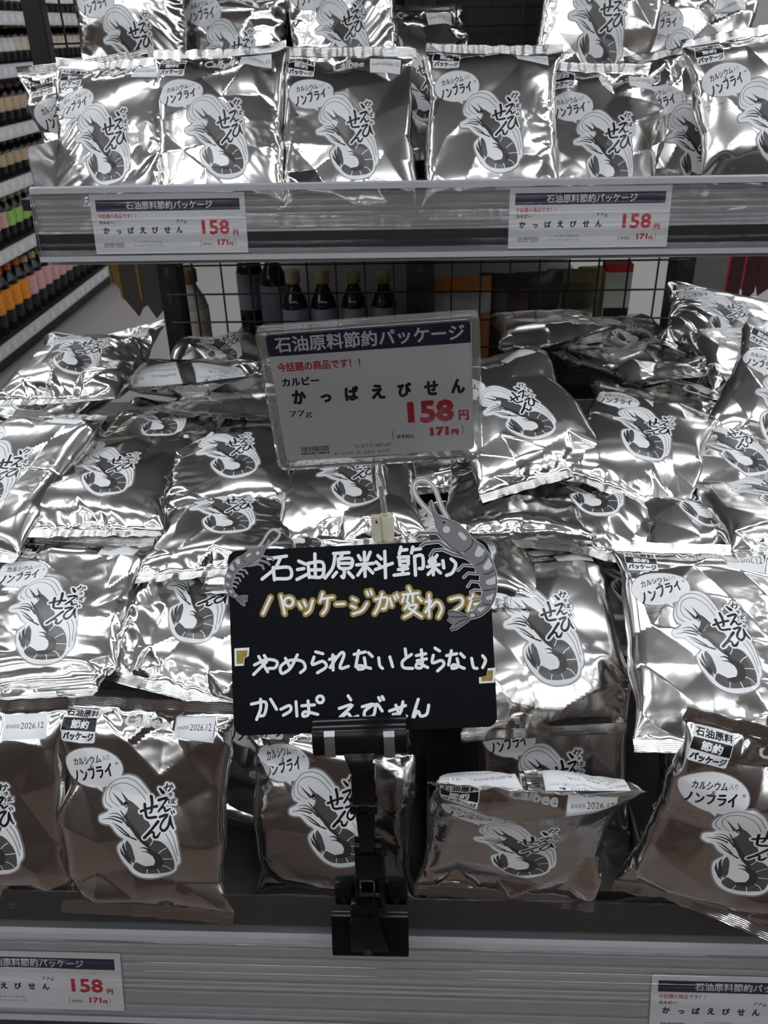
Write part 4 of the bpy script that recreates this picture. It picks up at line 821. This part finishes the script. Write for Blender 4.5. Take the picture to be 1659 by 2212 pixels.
for xa, xb in ((262, 368), (790, 898)):
    a, b, c, d = kb(xa, 185, xb, 410, BC, BR)
    toK(MB().prism([(d, .0088), (d+.0005, .0105), (d-.004, .0120), (d-.010, .0112), (c, .0095), (c-.001, .008), (d-.010, .0098), (d-.004, .0104)], a, b).build('spring_clip', M['steel'], ks_, False, .0003), BC, BR)
a, b, c, d = kb(428, 385, 735, 600, BC, BR)
toK(MB().prism([(a, d), (b, d), (b-.006, c+.004), (b-.012, c), (a+.010, c), (a+.005, c+.004)], -.004, .0095, 'z').build('jaw_lever', M['black_plastic'], ks_, True, .002), BC, BR)
a, b, c, d = kb(495, 590, 720, 815); MB().box(a, b, c, d+.004, -.008, .008).build('upper_link', M['black_plastic'], ks_, True, .002)
a, b, c, d = kb(487, 800, 735, 930); cy = (c+d)/2; r_ = (d-c)/2
j = MB().lathe([(r_, 0), (r_, (b-a)*.33), (r_*.72, (b-a)*.33), (r_*.72, (b-a)*.67), (r_, (b-a)*.67), (r_, b-a)], 18).build('upper_joint', M['black_plastic'], ks_, True); j.matrix_local = Matrix.Translation((a, cy, 0)) @ Matrix.Rotation(math.pi/2, 4, 'Y')
a, b, c, d = kb(537, 905, 722, 1250); MB().prism([(a, d), (b, d), (b-.001, c), (a+.002, c)], -.007, .007, 'z').build('arm', M['black_plastic'], ks_, True, .0018)
a, b, c, d = kb(525, 1180, 776, 1290); cy = (c+d)/2; r_ = (d-c)/2
j = MB().lathe([(r_, 0), (r_, (b-a)*.24), (r_*.6, (b-a)*.24), (r_*.6, (b-a)*.76), (r_, (b-a)*.76), (r_, b-a)], 18).build('lower_joint', M['black_plastic'], ks_, True); j.matrix_local = Matrix.Translation((a, cy, 0)) @ Matrix.Rotation(math.pi/2, 4, 'Y')
a, b, c, d = kb(528, 1270, 800, 1480); MB().box(a, b, c, d, -.009, .009).build('lower_link', M['black_plastic'], ks_, True, .002)
a, b, c, d = kb(528, 1470, 575, 1720); a2, b2, c2, d2 = kb(745, 1470, 812, 1720)
MB().box(a, b, c, d, -.009, .011).build('side_cheek', M['black_plastic'], ks_, True, .0015); MB().box(a2, b2, c2, d2, -.009, .011).build('side_cheek', M['black_plastic'], ks_, True, .0015)
a, b, c, d = kb(575, 1480, 745, 1700); MB().box(a, b, c, d, -.009, -.004).build('inner_web', M['black_plastic'], ks_)
p0 = [plane_xy(640+x/4.175, 1530+y/4.175, KC, KR) for x, y in ((590, 1517), (690, 1517), (706, 1535), (706, 1665))]; MB().tube([(x, y, .004) for x, y in p0], .0011, 6).build('spring_wire', M['steel'], ks_, True)
for xa, xb in ((338, 530), (800, 1005)):
    a, b, c, d = kb(xa, 1622, xb, 1790); w = MB().box(a, b, c, d, -.014, -.001).build('clamp_wing', M['black_plastic'], ks_, True, .002)
    rx = (a+b)/2; MB().box(rx-.003, rx+.003, c+.006, d-.012, -.001, .002).build('wing_rib', M['black_plastic'], w, True, .0008)
a, b, c, d = kb(495, 1672, 765, 1760); MB().box(a, b, c, d, .002, .016).build('spring_cover', M['black_plastic'], ks_, True, .002)
a, b, c, d = kb(317, 1780, 1020, 2092)
MB().prism([(d, .004), (d-.004, .009), (c+.010, .017), (c+.004, .019), (c, .017), (c+.002, .008), (d-.006, .002)], a, b).build('clamp_jaw', M['black_plastic'], ks_, True, .0015)
a2, b2, c2, d2 = kb(497, 1745, 828, 2015); MB().prism([(a2, d2), (b2-.006, d2), (b2+.003, c2), (a2-.001, c2)], .006, .0215, 'z').build('jaw_plate', M['black_plastic'], ks_, True, .002)
a3, b3, c3_, d3 = kb(640, 1992, 682, 2015); MB().lathe([(.004, 0), (.004, .0012), (.0025, .0012)], 12).build('rivet', M['rail_dark'], ks_, True).location = ((a3+b3)/2, (c3_+d3)/2, .0212)
# ------------------------------------------------------------------ background: the aisle shelving on the left with sauce bottles
rnd = random.Random(4)
M['bottle_dark'] = mat('dark_sauce_bottle', (.010, .008, .008), .12, 0, .6)
M['bottle_clear'] = mat('pale_clear_bottle', (.42, .40, .36), .12, 0, .6)
CAPS = {'orange': (.62, .13, .025), 'beige': (.52, .40, .24), 'green': (.10, .28, .04), 'red': (.5, .03, .03), 'brown': (.14, .08, .05)}
LABS = {'orange': (.75, .25, .02), 'cream': (.62, .55, .45), 'white': (.68, .68, .66), 'pink': (.62, .34, .33), 'green': (.30, .48, .12), 'teal': (.05, .28, .30), 'tan': (.50, .37, .24), 'grey': (.24, .26, .30)}
cm = {k: mat(k+'_cap', v, .4) for k, v in CAPS.items()}; lm = {k: mat(k+'_bottle_label', v, .5, noise=(90, .35)) for k, v in LABS.items()}
bmesh_cache = {}
def bottle(loc, r, h, cap, lab, label, group, body='bottle_dark'):
    key = (round(r, 3), round(h, 3), cap, lab, body)
    if key not in bmesh_cache:
        b = MB().lathe([(r*.9, 0), (r, .006), (r, h*.30), (r*.96, h*.34), (r, h*.38), (r, h*.66), (r*.86, h*.74), (r*.5, h*.84), (r*.42, h*.88), (r*.42, h*.9)], 16).mesh('bottle_body', M[body], True)
        c = MB().lathe([(r*.52, h*.885), (r*.55, h*.89), (r*.55, h*.985), (r*.48, h), (r*.1, h)], 14).mesh('bottle_cap', cm[cap], True)
        l = MB().lathe([(r*1.012, h*.33), (r*1.014, h*.335), (r*1.014, h*.655), (r*1.0, h*.66)], 16).mesh('bottle_label', lm[lab], True)
        bmesh_cache[key] = (b, c, l)
    e = empty('sauce_bottle', loc, None, label, 'bottle', group)
    for n, me in zip(('bottle_body', 'bottle_cap', 'bottle_label'), bmesh_cache[key]): link(n, me, e)
    return e
GX = -1.995
gon = empty('aisle_shelving', (GX, 3.0, 0), None, 'black store shelving with white price strips in the left aisle', 'shelving')
M['strip_white'] = mat('white_price_strip', (.58, .58, .60), .25, 0, .5); M['gon_black'] = mat('black_shelving', (.018, .018, .02), .45)
RB = [1.473, 1.251, .993, .764, .483, .09]        # bottom of each price strip
MB().box(-.5, -.47, -2.4, 4.0, 0, 2.1).build('back_panel', M['gon_black'], gon)
MB().box(-.47, -.06, -2.4, 4.0, 0, .12).build('base_plinth', M['gon_black'], gon)
pc = MB().box(0, .0015, -.022, .022, .012, .044).mesh('price_ticket', mat('ticket_paper', (.66, .65, .64), .6)); pi = MB().box(.0015, .002, -.012, .012, .018, .038).mesh('ticket_print', mat('ticket_print', (.32, .27, .25), .6))
for i, z in enumerate(RB):
    MB().box(-.47, -.006, -2.4, 4.0, z+.03, z+.052).build('shelf_board', M['gon_black'], gon)
    st = MB().box(-.008, 0, -2.4, 4.0, z, z+.058).build('price_strip', M['strip_white'], gon)
    y = .6
    while y < 2.6:
        if True: t = link('price_ticket', pc, st, (.0, y, z)); 
        y += rnd.uniform(.07, .12)
KIND = [  # per shelf: (cap, label, radius, height)
 [('beige', 'cream', 0.0347, 0.1650), ('brown', 'tan', 0.0347, 0.1650), ('green', 'white', 0.0347, 0.1650)],
 [('beige', 'tan', 0.0347, 0.1760), ('green', 'white', 0.0347, 0.1760), ('beige', 'cream', 0.0370, 0.1815)],
 [('beige', 'cream', 0.0417, 0.1870), ('brown', 'tan', 0.0417, 0.1815), ('beige', 'pink', 0.0417, 0.1870)],
 [('orange', 'cream', 0.0347, 0.1595), ('brown', 'tan', 0.0393, 0.1650), ('brown', 'teal', 0.0393, 0.1705)],
 [('orange', 'pink', 0.0393, 0.2200), ('beige', 'green', 0.0393, 0.2090), ('red', 'white', 0.0393, 0.2200)],
 [('beige', 'green', 0.0463, 0.2970), ('orange', 'orange', 0.0463, 0.3025), ('beige', 'pink', 0.0463, 0.2915)]]
NAMES = ['second from top', 'third from top', 'fourth from top', 'third from bottom', 'second from bottom', 'bottom']
for i, z in enumerate(RB):
    zt = z+.052; seq = KIND[i]; y = 3.2; k = 0
    ymax = 5.9
    while y < ymax:
        cap, lab, r, h = seq[min(2, int((y-3.72)/.55))] if i != 5 else seq[0 if y < 3.95 else (1 if y < 4.32 else 2)]
        for row in range(2 if i > 3 else 1):
            bottle((GX-.05-r-row*(2*r+.008), y+row*.02, zt), r, h, cap, lab, f'dark bottle with {cap} cap and {lab} label on the {NAMES[i]} left aisle shelf', f'bottles on the {NAMES[i]} left aisle shelf')
        y += 2*r+.008; k += 1

# ------------------------------------------------------------------ the gondola run behind the wire back: end bottles on the left half, pouches on the right
gb = empty('rear_shelving', (0, 1.56, 0), None, 'black shelving run seen through the wire mesh behind the heap', 'shelving')
M['shelf_cream'] = mat('cream_shelf_board', (.42, .39, .35), .4)
BZ = atY(700, 582, 1.66)[2]-.215
MB().box(-.44, .44, .03, 2.5, BZ-.03, BZ).build('shelf_board', M['gon_black'], gb)
MB().box(-.012, .012, .03, 2.5, .2, 1.16).build('spine_panel', M['shelf_cream'], gb)
MB().box(-.44, .44, .03, 2.5, .0, .25).build('base_plinth', M['gon_black'], gb)
MB().box(-.50, .52, .04, 2.5, 1.17, 1.2).build('shelf_board', M['shelf_cream'], gb)
for k, px in enumerate((632, 695, 762, 828)):
    p = atY(px, 600, 1.66+.012*k); bottle((p[0], p[1], BZ), .027, .215-.004*k, 'beige', 'grey', 'black sauce bottle with beige cap in the row behind the wire mesh', 'black bottles behind the wire mesh')
for k, px in enumerate((590, 540)):
    p = atY(px, 600, 1.78+.1*k); bottle((p[0], p[1], BZ), .03, .24, 'brown', 'grey', 'dark sauce bottle with brown cap further back behind the wire mesh', 'brown-capped bottles behind the wire mesh')
p = atY(405, 600, 1.64); bottle((p[0], p[1], BZ), .034, .225, 'brown', 'cream', 'pale clear bottle with brown cap at the left behind the wire mesh', 'clear bottles behind the wire mesh', 'bottle_clear')
def pouch(px, py0, py1, Y, w, label, cols, yaw=0, name='food_pouch', cat='pouch', flat=False):
    """a stand-up pouch: pillow body with a colour band and a top seal"""
    a = atY(px, py0, Y); zt = a[2]; zb = BZ; h = zt-zb; e = empty(name, (a[0], Y, zb), rot(0, 0, yaw) @ rot(0, 0, 0).T, label, cat, 'packs behind the wire mesh')
    nx, ny = 10, 14; u = np.linspace(-1, 1, nx+1); v = np.linspace(0, 1, ny+1); Uu, Vv = np.meshgrid(u, v, indexing='ij')
    th = .022*np.sqrt(np.clip(1-Uu**2, 0, 1))*np.clip((1-Vv)*1.3, 0, 1)**.6 if not flat else np.full_like(Uu, .02)
    for nm, lo, hi, col in (('pouch_body', 0, .62, cols[0]), ('colour_band', .62, .88, cols[1]), ('top_seal', .88, 1.0, cols[2])):
        jj = np.where((v >= lo-.03) & (v <= hi+.03))[0]; vs_ = []; k = len(jj)
        for sg_ in (1, -1):
            for i in range(nx+1):
                for j in jj: vs_.append((u[i]*w/2, -sg_*th[i, j], v[j]*h))
        n = (nx+1)*k; F = []
        for s_ in range(2):
            for i in range(nx):
                for j in range(k-1):
                    q = (s_*n+i*k+j, s_*n+(i+1)*k+j, s_*n+(i+1)*k+j+1, s_*n+i*k+j+1); F.append(q if s_ == 0 else q[::-1])
        link(nm, np_mesh(nm, np.array(vs_), np.array(F), [mat(nm+'_ink', col, .25, 0, .6, noise=(40, .25))]), e)
pouch(1000, 598, 700, 1.66, .115, 'clear pouch with orange corners behind the mesh, right of the centre post', [(.30, .10, .03), (.34, .33, .33), (.45, .14, .02)], 10)
pouch(1090, 590, 700, 1.70, .10, 'dark brown food pouch behind the mesh beside the orange pouch', [(.05, .035, .03), (.07, .05, .045), (.04, .03, .03)], -8)
pouch(1165, 586, 700, 1.74, .10, 'black food pouch in the middle behind the right mesh', [(.03, .028, .028), (.05, .045, .045), (.03, .03, .03)], 6)
pouch(1235, 580, 700, 1.78, .10, 'brown and green food pouch beside the carton behind the mesh', [(.10, .09, .06), (.12, .11, .05), (.20, .17, .10)], -5)
pouch(1285, 574, 700, 1.80, .07, 'olive green pouch leaning on the carton behind the mesh', [(.13, .17, .05), (.30, .20, .10), (.25, .25, .12)], 8)
a = atY(1336, 566, 1.70); cz = a[2]; cb = empty('food_carton', (a[0], 1.70, BZ), None, 'green and white carton with red top behind the right mesh', 'carton')
hh = cz-BZ
MB().box(-.026, .026, -.02, .02, 0, hh*.45).build('carton_body', mat('carton_green', (.20, .30, .04), .5, noise=(50, .3)), cb); MB().box(-.026, .026, -.02, .02, hh*.45, hh*.93).build('carton_face', mat('carton_white', (.55, .58, .48), .5, noise=(60, .2)), cb)
MB().box(-.026, .026, -.0205, .0205, hh*.93, hh).build('carton_top', mat('carton_red', (.5, .03, .04), .5), cb); MB().box(-.024, .024, -.0206, -.02, hh*.5, hh*.6).build('print_strip', M['black_print'], cb)

# ------------------------------------------------------------------ hanging shelf cards sticking out into the aisles
for s_ in (-1, 1): MB().box(*sorted((s_*.43, s_*.74)), .05, .5, 1.14, 1.16).build('card_rail', M['gon_black'], gb)
def hang(px, py, D, w, h, yaw, cols, label, tipx, edge=True):
    top = atD(px, py, D); e = empty('hanging_card', top, rot(0, 0, yaw), label, 'shelf card', 'hanging shelf cards')
    pr = [(-w/2, .12), (w/2, .12), (w/2, -h*.78), (w*.25, -h*.86), (tipx*w/2, -h), (-w/2+.002, -h*.72)]
    MB().prism(pr, -.0015, .0015, 'z').build('card_face', cols[0], e)
    if edge: MB().prism([(-w/2-.006, .12), (-w/2, .12), (-w/2, -h*.72), (-w/2-.006, -h*.68)], -.002, .002, 'z').build('card_edge', cols[1], e)
dk1, dk2, gd = mat('charcoal_card', (.055, .052, .05), .5), mat('brown_card', (.06, .05, .042), .5), mat('gold_edge', (.22, .13, .03), .5, noise=(200, .5))
hang(322, 560, 1.62, .055, .115, -18, (dk1, gd), 'charcoal hanging card nearest the left rack post', -.1)
hang(278, 560, 1.75, .055, .12, -18, (dk2, gd), 'dark brown hanging card left of the charcoal one', .1)
hang(252, 560, 1.9, .04, .075, -18, (gd, gd), 'gold-edged hanging card at the far left of the three', .1)
rd = mat('dark_red_card', (.05, .012, .014), .5); re_ = mat('red_edge', (.4, .03, .04), .5)
hang(1535, 550, 1.55, .075, .12, 12, (mat('grey_card', (.13, .125, .12), .5), re_), 'grey hanging card right of the right rack post', -.6, False)
hang(1596, 550, 1.65, .03, .11, 12, (rd, re_), 'dark red hanging card just right of the grey one', -.5)
hang(1630, 550, 1.75, .03, .1, 12, (rd, re_), 'dark red hanging card second from the right edge', -.5)
hang(1662, 550, 1.85, .04, .09, 12, (rd, re_), 'dark red hanging card cut off by the right edge', -.5)
